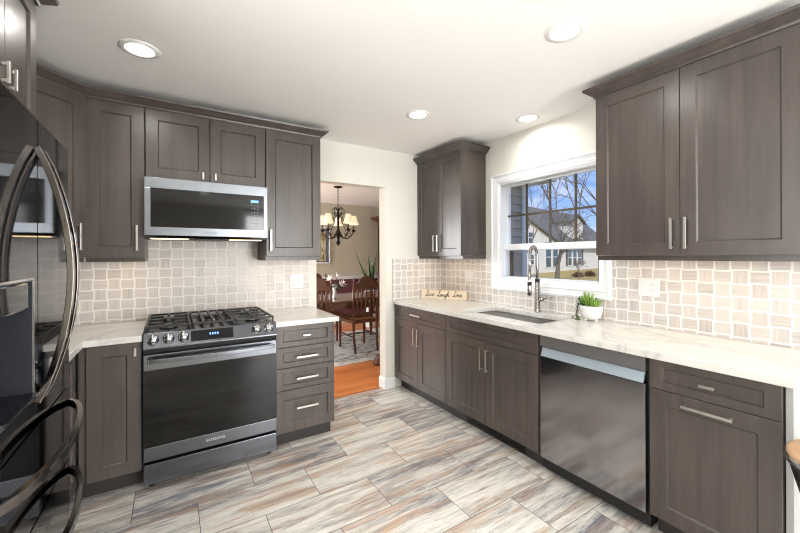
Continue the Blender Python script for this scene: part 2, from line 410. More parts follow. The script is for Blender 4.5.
def thing(name, label, cat, loc=(0, 0, 0), rz=0, group=None):
    o = bpy.data.objects.new(name, None); COL.objects.link(o); o.empty_display_size = .1
    o.location = loc; o.rotation_euler = (0, 0, rz); o['label'] = label; o['category'] = cat
    if group: o['group'] = group
    return o
def tag(o, label, cat, group=None, kind=None):
    if label: o['label'] = label
    if cat: o['category'] = cat
    if group: o['group'] = group
    if kind: o['kind'] = kind
    return o
def struct(name, mb, mat, bevel=0, parent=None):
    o = mb.build(name, mat, parent, bevel)
    if not parent: o['kind'] = 'structure'
    return o
def dup(root, loc, rz, label=None):
    r = root.copy(); COL.objects.link(r); r.location = loc; r.rotation_euler = (0, 0, rz)
    if label: r['label'] = label
    for ch in list(root.children):
        c = ch.copy(); COL.objects.link(c); c.parent = r
        for g_ in ch.children:
            d = g_.copy(); COL.objects.link(d); d.parent = c
    return r
def text_mesh(name, body, size, mat, parent, mat4, extrude=.0006):
    cu = bpy.data.curves.new(name, 'FONT'); cu.body = body; cu.size = size; cu.extrude = extrude; cu.align_x = 'CENTER'; cu.align_y = 'CENTER'
    t = bpy.data.objects.new(name+'_tmp', cu); COL.objects.link(t)
    bpy.context.view_layer.update()
    me = bpy.data.meshes.new_from_object(t.evaluated_get(bpy.context.evaluated_depsgraph_get()))
    bpy.data.objects.remove(t); bpy.data.curves.remove(cu)
    me.transform(mat4); me.materials.clear(); me.materials.append(mat)
    o = bpy.data.objects.new(name, me); COL.objects.link(o); o.parent = parent; return o

XB = 2.753; ZC = 2.47; XD = -0.93; YBACK = -6.25
# ------------------------------------------------------------------ structure
struct('floor', MB().box(XD-.1, XB+.15, YBACK-.1, .05, -.08, 0), FLOOR)
struct('floor_dining', MB().box(XD-.1, 4.5, .05, 3.85, -.08, 0), OAK)
struct('ceiling', MB().box(XD-.1, XB+.15, YBACK-.1, .06, ZC, ZC+.12), CEIL)
struct('ceiling_dining', MB().box(XD-.1, 4.54, .06, 3.85, 2.44, ZC+.12), CEIL)
OL, OR, OT = 1.281, 2.015, 2.085
b = MB(); b.box(XD-.1, OL, 0, .12, 0, ZC); b.box(OR, XB+.15, 0, .12, 0, ZC); b.box(OL, OR, 0, .12, OT, ZC)
struct('wall_back', b, WALL)
# window wall with its opening
WY0, WY1, WZ0, WZ1 = -1.835, -.872, 1.170, 2.035
b = MB(); b.box(XB, XB+.15, WY1, -.0005, 0, ZC); b.box(XB, XB+.15, YBACK, WY0, 0, ZC); b.box(XB, XB+.15, WY0, WY1, 0, WZ0); b.box(XB, XB+.15, WY0, WY1, WZ1, ZC)
struct('wall_right', b, WALL)
struct('wall_left', MB().box(XD-.1, XD, YBACK, -.0005, 0, ZC), WALL)
struct('wall_front', MB().box(XD-.1, XB+.15, YBACK-.1, YBACK, 0, ZC), WALL)
struct('wall_dining_left', MB().box(XD-.1, XD, .1205, 3.85, 0, 2.44), DWALL)
b = MB().box(XD, 4.4, 3.70, 3.85, 0, 2.44)
struct('wall_dining_back', b, DWALL)
struct('wall_dining_right', MB().box(4.4, 4.54, .4, 3.85, 0, 2.44), DWALL)
struct('wall_dining_lower', MB().box(XD, 4.4, 3.69, 3.70, .14, .90), MAROON)
struct('trim_1', MB().box(XD, 4.4, 3.672, 3.70, .90, .96), WHITE, .006)
struct('baseboard_dining', MB().box(XD, 4.4, 3.68, 3.70, 0, .14), WHITE, .005)
# baseboards at the doorway
b = MB(); b.sweep([(OR, .12), (OR, 0), (2.118, 0)], [(0, 0), (.016, 0), (.016, .085), (.010, .105), (0, .11)])
struct('baseboard_right', b, WHITE)
b = MB(); b.sweep([(1.208, 0), (OL, 0), (OL, .12)], [(0, 0), (.016, 0), (.016, .085), (.010, .105), (0, .11)])
struct('baseboard_left', b, WHITE)
# backsplashes
b = MB(); b.box(XD, 1.22, -.010, 0, .914, 1.3445); b.box(.0, .762, -.010, 0, 1.3445, 1.53)
struct('wall_back_tile', b, SPLASH)
struct('wall_back_stub_tile', MB().box(2.097, XB-.011, -.010, 0, .914, 1.3445), SPLASH)
b = MB(); b.box(XB-.010, XB, -.787, 0, .914, 1.3445); b.box(XB-.010, XB, -3.1, -1.905, .914, 1.3445); b.box(XB-.010, XB, -1.905, -.787, .914, 1.058)
struct('wall_right_tile', b, SPLASH)

# ------------------------------------------------------------------ window
wn = bpy.data.objects.new('window_1', None); COL.objects.link(wn); wn['kind'] = 'structure'; wn.location = (XB, -1.355, 1.6)
wn['label'] = 'white framed double-hung window over the sink'
def wl(mb): return mb.xform(Matrix.Translation((-XB, 1.355, -1.6)))
# casing profile swept round the opening (mitred frame in the wall's plane)
def casing():
    b = MB(); yo0, yo1, zo0, zo1 = -1.905, -.786, 1.058, 2.128; yi0, yi1, zi0, zi1 = -1.812, -.893, 1.174, 2.033
    prof = [(0, 0), (0, .026), (.12, .030), (.18, .022), (.45, .018), (.52, .023), (.80, .018), (.86, .010), (1, .008), (1, 0)]   # t across, depth
    rings = []
    for (cy, cz, ey, ez) in ((yo0, zo0, yi0, zi0), (yo1, zo0, yi1, zi0), (yo1, zo1, yi1, zi1), (yo0, zo1, yi0, zi1)):
        rings.append([(XB-d, cy+(ey-cy)*t, cz+(ez-cz)*t) for t, d in prof])
    b.ring_skin(rings, False, False, True); bmesh.ops.recalc_face_normals(b.bm, faces=b.bm.faces[:]); return b
wl(casing()).build('casing', WHITE, wn)
b = MB()
for y0, y1, z0, z1 in ((WY0, WY0+.020, WZ0, WZ1), (WY1-.005, WY1, WZ0, WZ1), (WY0, WY1, WZ0, WZ0+.006), (WY0, WY1, WZ1-.005, WZ1)):
    b.box(XB+.001, XB+.15, y0, y1, z0, z1)
wl(b).build('jamb', WHITE, wn)
def sash(x0, x1, z0, z1, st, rb, rtp):
    b = MB(); a0, a1 = WY0+.020, WY1-.005
    b.box(x0, x1, a0, a0+.040, z0, z1); a0 += .040-st
    b.box(x0, x1, a0, a0+st, z0, z1); b.box(x0, x1, a1-st, a1, z0, z1); b.box(x0, x1, a0+st, a1-st, z0, z0+rb); b.box(x0, x1, a0+st, a1-st, z1-rtp, z1)
    return wl(b)
lo = sash(XB+.045, XB+.085, WZ0+.006, 1.482, .010, .008, .055).build('lower_sash', WHITE, wn, .003)
us = sash(XB+.088, XB+.128, 1.425, WZ1-.005, .012, .05, .010).build('upper_sash', WHITE, wn, .003)
wl(MB().box(XB+.062, XB+.066, WY0+.05, WY1-.012, 1.18, 1.43)).build('pane', GLASS, lo)
wl(MB().box(XB+.106, XB+.110, WY0+.05, WY1-.012, 1.47, 2.025)).build('pane', GLASS, us)
for yy in (-1.104, -1.341, -1.572): wl(MB().box(XB+.094, XB+.104, yy-.0085, yy+.0085, 1.47, 2.022)).build('muntin', BRONZEWIN, us)
wl(MB().box(XB+.093, XB+.105, WY0+.055, WY1-.015, 1.737, 1.754)).build('muntin', BRONZEWIN, us)
wl(MB().box(XB+.129, XB+.146, WY1-.040, WY1-.008, WZ0+.008, 1.42)).build('screen_frame', BRONZEWIN, wn)
wl(MB().box(XB+.066, XB+.078, -1.345, -1.315, 1.470, 1.488)).build('sash_lock', BRONZEWIN, lo)

# casings added round the two unseen fill panels, and the dining room window's casing
def frame_round(name, axis, pos, a0, a1, z0, z1, w_=.09, d=.02):
    b = MB()
    for p0, p1, q0, q1 in ((a0-w_, a0, z0-w_, z1+w_), (a1, a1+w_, z0-w_, z1+w_), (a0, a1, z1, z1+w_), (a0, a1, max(z0-w_, .001), z0)):
        if axis == 'x': b.box(pos, pos+d, p0, p1, max(q0, .001), q1)
        else: b.box(p0, p1, pos, pos+d, max(q0, .001), q1)
    struct(name, b, WHITE, .003)
frame_round('side_fill_frame', 'x', XD, -3.4, -2.3, .70, 2.30)
frame_round('window_3', 'x', XD, 2.69, 3.59, .80, 2.30)
frame_round('back_fill_frame', 'y', YBACK, 1.55, 2.65, .17, 2.27)
# ------------------------------------------------------------------ cabinets
def shaker_mb(x0, x1, z0, z1, y, st=.068, rl=.068, th=.020, rec=.009):
    """five-piece door: slab, stepped-in bead and recessed panel; front at y (facing -y), back at y+th"""
    b = MB(); V = b.bm.verts.new
    def ring(i, yy, k=1): return [V((x0+i*st/ max(st, 1e-6) if False else x0+i, yy, z0+i*k)), V((x1-i, yy, z0+i*k)), V((x1-i, yy, z1-i*k)), V((x0+i, yy, z1-i*k))]
    k = rl/st
    e = .0015
    rs = [ring(0, y+th), ring(0, y+e), ring(e, y), ring(st, y, k), ring(st+.003, y+.003, k), ring(st+.007, y+rec, k)]
    for a, c in zip(rs[:-1], rs[1:]):
        for j in range(4): b.quad([a[j], a[(j+1) % 4], c[(j+1) % 4], c[j]])
    b.quad(rs[-1]); b.quad(rs[0][::-1]); bmesh.ops.recalc_face_normals(b.bm, faces=b.bm.faces[:]); return b
def pull(parent, x, z, y, ln, vertical=True, mat=None):
    b = MB(); dp = .026 if ln > .1 else .013
    if vertical:
        b.box(x-.006, x+.006, y-dp-.009, y-dp, z-ln/2, z+ln/2)
        for zz in (z-ln/2+.004, z+ln/2-.014): b.box(x-.005, x+.005, y-dp, y, zz, zz+.010)
    else:
        b.box(x-ln/2, x+ln/2, y-dp-.009, y-dp, z-.006, z+.006)
        for xx in (x-ln/2+.004, x+ln/2-.014): b.box(xx, xx+.010, y-dp, y, z-.005, z+.005)
    return b.build('handle', mat or PULL, parent, .0015)
def cabinet(name, label, cat, loc, rz, w, depth, z0, z1, fronts, base=False, rail=True, group=None, ends=()):
    t = thing(name, label, cat, loc, rz, group)
    yf = -(depth-.022)
    b = MB(); p = .018; zb = z0
    b.box(.001, p, yf, -.012, zb, z1); b.box(w-p, w-.001, yf, -.012, zb, z1)
    b.box(p, w-p, yf, -.012, zb, zb+p); b.box(p, w-p, -.024, -.012, zb+p, z1)
    if not base: b.box(p, w-p, yf, -.024, z1-p, z1)
    else: b.box(p, w-p, yf, yf+.08, z1-p, z1)
    b.box(p, p+.022, yf, yf+.018, zb+p, z1-p); b.box(w-p-.022, w-p, yf, yf+.018, zb+p, z1-p)
    b.build('body', CAB, t)
    if base: MB().box(.001, w-.001, yf+.065, yf+.08, 0, z0-.001).build('toe_kick', TOE, t)
    elif rail:
        b = MB(); b.box(.001, w-.001, yf+.004, yf+.022, z0-.030, z0-.001)
        for e in ends:
            if e == 'L': b.box(.001, .019, yf+.022, -.012, z0-.030, z0-.001)
            else: b.box(w-.019, w-.001, yf+.022, -.012, z0-.030, z0-.001)
        b.build('light_rail', CAB, t)
    for f in fronts:
        kind, x0, x1, a, c = f[:5]
        hi = c-a
        st = .068 if kind == 'door' else .05
        rl = .068 if hi > .2 else .036
        if kind == 'bin': st = .068
        d = shaker_mb(x0, x1, a, c, yf-.021, st, rl).build({'door': 'door', 'drawer': 'drawer', 'panel': 'false_drawer_front', 'bin': 'pull_out_front'}[kind], CAB, t)
        if len(f) > 5:
            hx, hz, ln, vert = f[5]; pull(d, hx, hz, yf-.021, ln, vert)
    return t
ZB, ZT, CTB = .114, 2.365, .876
ZU = 1.376
# left wall run (wall A)
cabinet('wall_cabinet', 'tall dark wood wall cabinet left of the microwave, single door', 'cabinet', (-.308, 0, 0), 0, .305, .335, ZU, ZT,
        [('door', .002, .303, ZU, ZT, (.303-.040, ZU+.125, .165, True))], ends=('R',))
cabinet('wall_cabinet', 'short two-door dark wood cabinet above the microwave', 'cabinet', (0, 0, 0), 0, .762, .335, 1.905, ZT,
        [('door', .002, .3795, 1.907, ZT, (.3795-.042, 1.948, .05, True)), ('door', .3825, .760, 1.907, ZT, (.3825+.034, 1.948, .05, True))], rail=False)
cabinet('wall_cabinet', 'tall dark wood wall cabinet right of the microwave, beside the doorway', 'cabinet', (.765, 0, 0), 0, .441, .335, ZU, ZT,
        [('door', .002, .439, ZU, ZT, (.032, ZU+.125, .165, True))], ends=('L', 'R'))
# diagonal corner cabinet
t = thing('corner_wall_cabinet', 'diagonal dark wood corner wall cabinet, half hidden by the refrigerator handles', 'cabinet', (-.312, -.316, 0), PI/4)
inv = Matrix.Rotation(-PI/4, 4, 'Z') @ Matrix.Translation((.312, .316, 0))
MB().prism([(XD+.001, -.002), (-.312, -.002), (-.312, -.313), (-.615, -.616), (XD+.001, -.616)], ZU, ZT).xform(inv).build('body', CAB, t)
d = shaker_mb(-.424, -.003, ZU, ZT, -.023).build('door', CAB, t); pull(d, -.058, ZU+.125, -.023, .165)
MB().box(-.42, -.005, -.001, .017, ZU-.03, ZU-.001).build('light_rail', CAB, t)
# cabinet over the refrigerator
cabinet('wall_cabinet', 'deep two-door dark wood cabinet above the refrigerator', 'cabinet', (XD, -1.944, 0), PI/2, .638, .632, 1.86, ZT,
        [('door', .002, .3175, 1.862, ZT, (.3175-.03, 1.955, .07, True)), ('door', .3205, .636, 1.862, ZT, (.3205+.03, 1.955, .07, True))], rail=False)
# window wall uppers
cabinet('wall_cabinet', 'narrow two-door dark wood wall cabinet in the corner left of the window', 'cabinet', (XB, -.004, 0), -PI/2, .705, .335, ZU, ZT,
        [('door', .002, .351, ZU, ZT, (.351-.03, ZU+.125, .165, True)), ('door', .354, .703, ZU, ZT, (.354+.03, ZU+.125, .165, True))], ends=('R',))
cabinet('wall_cabinet', 'large two-door dark wood wall cabinet right of the window', 'cabinet', (XB, -1.975, 0), -PI/2, .900, .335, ZU, ZT,
        [('door', .002, .4485, ZU, ZT, (.4485-.03, ZU+.115, .165, True)), ('door', .4515, .898, ZU, ZT, (.4515+.03, ZU+.115, .165, True))], ends=('L', 'R'))
# crown mouldings
CP = [(-.02, ZT+.0005), (.006, ZT+.0005), (.010, ZT+.012), (.022, ZT+.020), (.045, ZT+.040), (.052, ZT+.044), (.055, ZT+.058), (-.02, ZT+.058)]
def crown(path, label): tag(MB().sweep(path, CP).build('crown_molding', CAB), label, 'molding')
crown([(-.617, -.640), (-.308, -.335+.002), (1.206, -.333), (1.206, -.002)][::1], 'dark wood crown molding along the cabinets over the range')
crown([(XB-.333, -.003), (XB-.333, -.709), (XB-.002, -.709)], 'dark wood crown molding atop the corner cabinet left of the window')
crown([(XB-.002, -1.975), (XB-.333, -1.975), (XB-.333, -2.875), (XB-.002, -2.875)], 'dark wood crown molding atop the large cabinet right of the window')
crown([(XD+.632, -1.944), (XD+.632, -1.306), (XD+.33, -1.306)], 'dark wood crown molding atop the cabinet above the refrigerator')

# base cabinets, range wall
cabinet('base_cabinet', 'dark wood base cabinet left of the range, single door with small pull', 'cabinet', (-.295, 0, 0), 0, .290, .630, ZB, CTB,
        [('door', .036, .288, ZB, CTB, (.288-.03, .822, .05, True))], base=True)
cabinet('base_cabinet', 'dark wood base cabinet between the corner and the refrigerator, mostly hidden', 'cabinet', (XD, -1.235, 0), PI/2, .60, .630, ZB, CTB,
        [('door', .003, .597, ZB, CTB)], base=True)
zs = [(.725, .876), (.577, .722), (.418, .574), (ZB, .415)]
cabinet('base_cabinet', 'dark wood four-drawer base cabinet right of the range', 'cabinet', (.766, 0, 0), 0, .437, .630, ZB, CTB,
        [('drawer', .002, .435, a, c, (.2185, (a+c)/2+(.0 if i < 3 else .02), .055 if i == 0 else .16, False)) for i, (a, c) in enumerate(zs)], base=True)
# base cabinets, window wall
cabinet('base_cabinet', 'dark wood base cabinet beside the doorway, one drawer over two doors', 'cabinet', (XB, -.004, 0), -PI/2, .842, .633, ZB, CTB,
        [('drawer', .002, .840, .738, CTB, (.42, .807, .16, False)), ('door', .002, .4195, ZB, .735, (.4195-.03, .60, .165, True)), ('door', .4225, .840, ZB, .735, (.4225+.03, .60, .165, True))], base=True)
cabinet('base_cabinet', 'dark wood sink base cabinet with false front over two doors', 'cabinet', (XB, -.848, 0), -PI/2, .921, .633, ZB, CTB,
        [('panel', .002, .919, .738, CTB), ('door', .002, .459, ZB, .735, (.459-.03, .60, .165, True)), ('door', .462, .919, ZB, .735, (.462+.03, .60, .165, True))], base=True)
cabinet('base_cabinet', 'dark wood base cabinet at the right end, one drawer over a pull-out front', 'cabinet', (XB, -2.406, 0), -PI/2, .460, .633, ZB, CTB,
        [('drawer', .002, .458, .735, CTB, (.230, .802, .055, False)), ('bin', .002, .458, ZB, .732, (.230, .692, .18, False))], base=True)
tag(MB().box(2.135, XB-.002, -2.892, -2.870, 0, .882).build('end_panel', ENDP, None, .002), 'plain pale grey panel closing the right end of the base cabinets', 'panel')
# toe-kick heating vent under the sink cabinet
b = MB(); b.box(2.2005, 2.2062, -1.60, -1.02, .012, .10)
t = thing('toe_kick_vent', 'long black floor register in the toe kick under the sink cabinet', 'vent', (2.209, -1.31, .012))
b.xform(Matrix.Translation((-2.209, 1.31, -.012))).build('frame', MATTEBLK, t)
for k in range(5): MB().box(-.013, -.0086, -.28, .28, .012+k*.016, .018+k*.016).build('louver', BLACK, t)

# worktops
b = MB(); b.prism([(XD+.001, -.011), (-.003, -.011), (-.003, -.645), (-.268, -.645), (-.268, -1.238), (XD+.001, -1.238)], .8775, .914)
tag(b.build('countertop', QUARTZ, None, .003), 'white quartz corner countertop left of the range', 'countertop')
tag(MB().box(.765, 1.237, -.645, -.011, .8775, .914).build('countertop', QUARTZ, None, .003), 'small white quartz countertop over the four-drawer cabinet', 'countertop')
SX0, SX1, SY0, SY1 = 2.25, 2.63, -1.685, -.93
b = MB(); X0, X1, Y0, Y1 = 2.100, XB-.011, -2.908, -.011
xs = [X0, SX0, SX1, X1]; ys = [Y0, SY0, SY1, Y1]
vt = {}
for iz, z in enumerate((.8775, .914)):
    for i, x in enumerate(xs):
        for j, y in enumerate(ys): vt[i, j, iz] = b.bm.verts.new((x, y, z))
for i in range(3):
    for j in range(3):
        if (i, j) != (1, 1):
            b.quad([vt[i, j, 1], vt[i+1, j, 1], vt[i+1, j+1, 1], vt[i, j+1, 1]]); b.quad([vt[i, j, 0], vt[i, j+1, 0], vt[i+1, j+1, 0], vt[i+1, j, 0]])
for i in range(3):
    for j in (0, 3): b.quad([vt[i, j, 0], vt[i+1, j, 0], vt[i+1, j, 1], vt[i, j, 1]])
for j in range(3):
    for i in (0, 3): b.quad([vt[i, j, 0], vt[i, j+1, 0], vt[i, j+1, 1], vt[i, j, 1]])
for a, c in (((1, 1), (2, 1)), ((2, 1), (2, 2)), ((2, 2), (1, 2)), ((1, 2), (1, 1))): b.quad([vt[a+(0,)], vt[c+(0,)], vt[c+(1,)], vt[a+(1,)]])
bmesh.ops.recalc_face_normals(b.bm, faces=b.bm.faces[:])
tag(b.build('countertop', QUARTZ, None, .003), 'long white quartz countertop under the window with the sink cut-out', 'countertop')

# ------------------------------------------------------------------ sink and faucet
t = thing('kitchen_sink', 'dark undermount single-bowl sink below the window', 'sink', ((SX0+SX1)/2, (SY0+SY1)/2, .66))
hx, hy = (SX1-SX0)/2+.006, (SY1-SY0)/2+.006
b = MB()
def rr(hx, hy, r, z, n=5):
    pts = []
    for cx_, cy_, a0 in ((hx-r, hy-r, 0), (-hx+r, hy-r, PI/2), (-hx+r, -hy+r, PI), (hx-r, -hy+r, 1.5*PI)):
        for k in range(n+1):
            a = a0+PI/2*k/n; pts.append((cx_+r*math.cos(a), cy_+r*math.sin(a), z))
    return pts
b.ring_skin([rr(hx+.012, hy+.012, .03, .2165), rr(hx, hy, .025, .2165), rr(hx-.004, hy-.004, .025, .03), rr(hx-.02, hy-.02, .02, .012), rr(.05, .05, .045, .006)], True, True)
b.build('basin', SINKM, t)
MB().lathe((0, 0, .006), [(.045, 0), (.045, .003), (.03, .004), (.012, .002), (.001, .002)], 20).build('drain', CHROME, t)
FX, FY = 2.685, -1.338
t = thing('faucet', 'tall spring-coil pull-down kitchen faucet behind the sink', 'faucet', (FX, FY, .914))
MB().lathe((0, 0, 0), [(.030, 0), (.030, .008), (.024, .012), (.023, .20), (.019, .206), (.019, .25)], 20).build('body', FAUC, t)
MB().lathe((0, 0, .25), [(.019, 0), (.019, .02)], 16).build('collar', MATTEBLK, t)
dirx, diry = -.966, -.259
def ap(r, z): return (dirx*r, diry*r, z)
arc = [ap(0, .27), ap(.002, .36), ap(.008, .44)] + [ap(.075-.067*math.cos(a), .46+.072*math.sin(a)) for a in [PI*k/10 for k in range(0, 11)]] + [ap(.145, .40), ap(.150, .33)]
MB().tube(arc, .009, 10).build('spout_hose', CHROME, t)
coil = []
L = []
acc = 0
pv = [Vector(p) for p in arc]
N = 640
cum = [0]
for i in range(1, len(pv)): cum.append(cum[-1]+(pv[i]-pv[i-1]).length)
for k in range(N+1):
    s_ = cum[-1]*k/N
    i = max(j for j in range(len(cum)-1) if cum[j] <= s_+1e-9)
    f = (s_-cum[i])/(cum[i+1]-cum[i]); p = pv[i].lerp(pv[i+1], f); tg = (pv[i+1]-pv[i]).normalized()
    sd = Vector((-diry, dirx, 0)).normalized(); nn = sd.cross(tg)
    a = 2*PI*k/9.0
    coil.append(p+(sd*math.cos(a)+nn*math.sin(a))*.0125)
MB().tube(coil, .0022, 5).build('spring_coil', FAUC, t)
b = MB(); b.lathe((dirx*.152, diry*.152, .145), [(.012, 0), (.017, .004), (.016, .06), (.013, .11), (.012, .19)], 16)
b.build('spray_head', FAUC, t)
MB().lathe((dirx*.152, diry*.152, .225), [(.0165, 0), (.0165, .03)], 16).build('spray_button', MATTEBLK, t)
MB().tube([(0, 0, .30), ap(.06, .30), ap(.135, .30)], .006, 8).build('docking_arm', FAUC, t)
b = MB(); b.cyl((0, -.015, .105), (0, -.055, .105), .016, 16); b.tube([(0, -.048, .105), (.01, -.075, .115), (.02, -.125, .125)], [.006, .006, .005], 8)
b.build('lever', FAUC, t)

# ------------------------------------------------------------------ range
t = thing('range', 'dark stainless gas range with five front knobs between the cabinets', 'range', (.381, 0, 0))
RX = .378
MB().box(-RX, RX, -.62, -.016, .05, .905).build('body', MATTEBLK, t)
b = MB(); b.box(-RX, RX, -.640, -.016, .9055, .922)
b.build('cooktop', BLACK, t, .004)
# sloped control panel
b = MB(); b.prism([(-.621, .921), (-.645, .923), (-.693, .845), (-.693, .835), (-.621, .835)], -RX, RX, 'x'); b.build('control_panel', BSTEEL, t, .002)
sl = Vector((0, -.048, -.078)).normalized(); nrm = Vector((0, -.078, .048)).normalized(); pc = Vector((0, -.669, .884))
R4 = Matrix((Vector((1, 0, 0)), -sl, nrm)).transposed().to_4x4()
def on_panel(x, dz=0, off=0): 
    m_ = R4.copy(); m_.translation = pc+Vector((x, 0, 0))-sl*dz+nrm*off; return m_
MB().box(-.135, .105, -.034, .034, -.002, .0025).xform(on_panel(0, 0, 0)).build('display', BLACKGLASS, t)
for k, xx in enumerate((-.04, -.026, -.012, .002)):
    MB().box(xx-.004, xx+.004, -.006, .008, .0, .0006).xform(on_panel(.012, .004, .0028)).build('clock_digit', BLUE, t)
for xx in (-.330, -.252, -.174, .248, .328):
    kb = MB(); kb.lathe((0, 0, 0), [(.030, 0), (.030, .006), (.024, .008), (.0235, .030), (.021, .034), (.001, .034)], 24)
    k_ = kb.xform(on_panel(xx, 0, .0005)).build('knob', CHROME, t)
    MB().box(-.003, .003, -.022, .022, .0335, .040).xform(on_panel(xx, 0, .0005)).build('knob_grip', PULL, k_)
# grates: three cast iron sections, and five burners
for gi, (gx, gw) in enumerate(((-.252, .245), (0, .245), (.252, .245))):
    b = MB(); z0, z1 = .946, .958; y0, y1 = -.615, -.055
    for yy in (y0, y1-.016): b.box(gx-gw/2, gx+gw/2, yy, yy+.016, z0, z1)
    for xx in (gx-gw/2, gx+gw/2-.014): b.box(xx, xx+.014, y0+.012, y1-.012, z0, z1)
    b.box(gx-gw/2+.012, gx+gw/2-.012, -.345, -.325, z0, z1)
    if gi != 1:
        for cy_ in (-.478, -.192):
            b.box(gx-.009, gx+.009, cy_-.125, cy_-.03, z0, z1+.001); b.box(gx-.009, gx+.009, cy_+.03, cy_+.125, z0, z1+.001)
            b.box(gx-gw/2+.012, gx-.03, cy_-.009, cy_+.009, z0, z1+.001); b.box(gx+.03, gx+gw/2-.012, cy_-.009, cy_+.009, z0, z1+.001)
    else:
        for xx in (-.06, 0, .06): b.box(xx-.009, xx+.009, y0+.012, y1-.012, z0, z1+.001)
    for xx in (gx-gw/2, gx+gw/2-.012):
        for yy in (y0, y1-.012): b.box(xx, xx+.012, yy, yy+.012, .9225, z0)
    b.build('grate', IRON, t, .002)
for bx, by, br in ((-.252, -.478, .05), (-.252, -.192, .038), (0, -.335, .055), (.252, -.478, .045), (.252, -.192, .038)):
    k_ = MB().lathe((bx, by, .9225), [(br, 0), (br, .010), (br*.8, .013), (.001, .013)], 24).build('burner', STEEL, t)
    MB().lathe((bx, by, .9358), [(br*.72, 0), (br*.72, .007), (br*.6, .009), (.001, .009)], 24).build('burner_cap', IRON, k_)
# oven door
b = MB(); yd0, yd1 = -.678, -.622
b.box(-RX, RX, yd0, yd1, .708, .800); b.box(-RX, RX, yd0, yd1, .176, .258); b.box(-RX, RX, -.650, yd1, .258, .708)
dr = b.build('oven_door', BSTEEL, t, .003)
MB().box(-RX, RX, yd0+.002, -.6505, .2585, .7075).build('door_glass', BLACKGLASS, dr)
b = MB(); b.tube([(-.345+.69*k/12, -.720-.018*math.sin(PI*k/12), .770) for k in range(13)], 1, sq=(.013, .013))
for s_ in (-1, 1): b.box(s_*.345-.012, s_*.345+.012, -.728, yd0, .757, .783)
b.build('handle', BSTEEL, dr, .004)
text_mesh('lettering', 'SAMSUNG', .024, LOGO, dr, Matrix.Translation((0, yd0-.0004, .220)) @ Matrix.Rotation(PI/2, 4, 'X'))
MB().box(-RX, RX, -.672, -.622, .034, .155).build('storage_drawer', BSTEEL, t, .003)
for xx in (-.34, .34):
    for yy in (-.60, -.08): MB().lathe((xx, yy, 0), [(.02, 0), (.02, .02), (.012, .024), (.012, .049)], 14).build('foot', MATTEBLK, t)

# ------------------------------------------------------------------ microwave
t = thing('microwave', 'stainless over-the-range microwave with black glass front', 'microwave', (.377, 0, 1.489))
MX = .3785
MB().box(-MX, MX, -.402, -.012, .012, .402).build('body', MATTEBLK, t)
dz0, dz1 = .028, .404; yf = -.430
b = MB(); b.box(-MX, MX, yf, -.403, .335, dz1); b.box(-MX, MX, yf, -.403, dz0, .083); b.box(-MX, -.345, yf, -.403, .083, .335); b.box(.352, MX, yf, -.403, .083, .335)
dr = b.build('door', STEEL, t, .0015)
MB().box(-.345, .352, yf+.002, -.403, .083, .335).build('door_glass', BLACKGLASS, dr)
MB().box(.262, .315, yf-.0003, yf+.001, .283, .300).build('clock_display', BLUE, dr)
keypad = plain('keypad_print', lin(120, 120, 122), .5)
for r_ in range(6):
    for c_ in range(3): MB().box(.262+c_*.021, .272+c_*.021, yf-.0003, yf+.0015, .262-r_*.027, .268-r_*.027).build('key', keypad, dr)
text_mesh('lettering', 'SAMSUNG', .017, SLOT, dr, Matrix.Translation((0, yf-.0004, .052)) @ Matrix.Rotation(PI/2, 4, 'X'))
b = MB(); b.prism([(-.428, .028), (-.410, .012), (-.403, .012), (-.403, .028)], -MX, MX, 'x'); b.build('lower_trim', BSTEEL, t)
MB().box(-.09, .09, -.39, -.18, .0, .0115).build('vent_grille', BLACK, t, .002)
for xx in (-.24, .24): MB().box(xx-.11, xx+.11, -.362, -.31, .007, .0115).build('cooktop_lamp', STRIP, t)
for xx in (-.24, .24):
    l_ = area('microwave_cooktop_light', (.381+xx, -.335, 1.503), (0, .25, -1), .18, .04, .7, (1, .80, .55)); 

# ------------------------------------------------------------------ dishwasher
t = thing('dishwasher', 'dark stainless dishwasher with pocket handle coloured with a pale reflection', 'dishwasher', (XB, -1.773, 0), -PI/2)
W = .628; yf = -.633
b = MB(); b.box(.004, W-.004, -.60, -.02, .03, .872); b.build('tub', MATTEBLK, t)
MB().box(.012, W-.012, yf, -.602, .105, .742).build('door', DWSTEEL, t, .003)
MB().box(.012, W-.012, yf, -.602, .803, .872).build('control_strip', DWSTRIP, t, .002)
b = MB(); b.prism([(yf-.002, .744), (yf+.000, .744), (-.606, .790), (-.606, .800), (yf+.014, .800-.004)], .020, W-.020, 'x')
b.build('pocket_handle', DWLIP, t)
MB().box(.012, W-.012, -.605, -.602, .742, .803).build('handle_recess', BLACK, t)
MB().box(.012, W-.012, -.575, -.56, .012, .10).build('toe_panel', MATTEBLK, t)
for k in range(4): MB().box(.03, W-.03, -.579, -.575, .025+k*.018, .033+k*.018).build('toe_louver', BLACK, t)

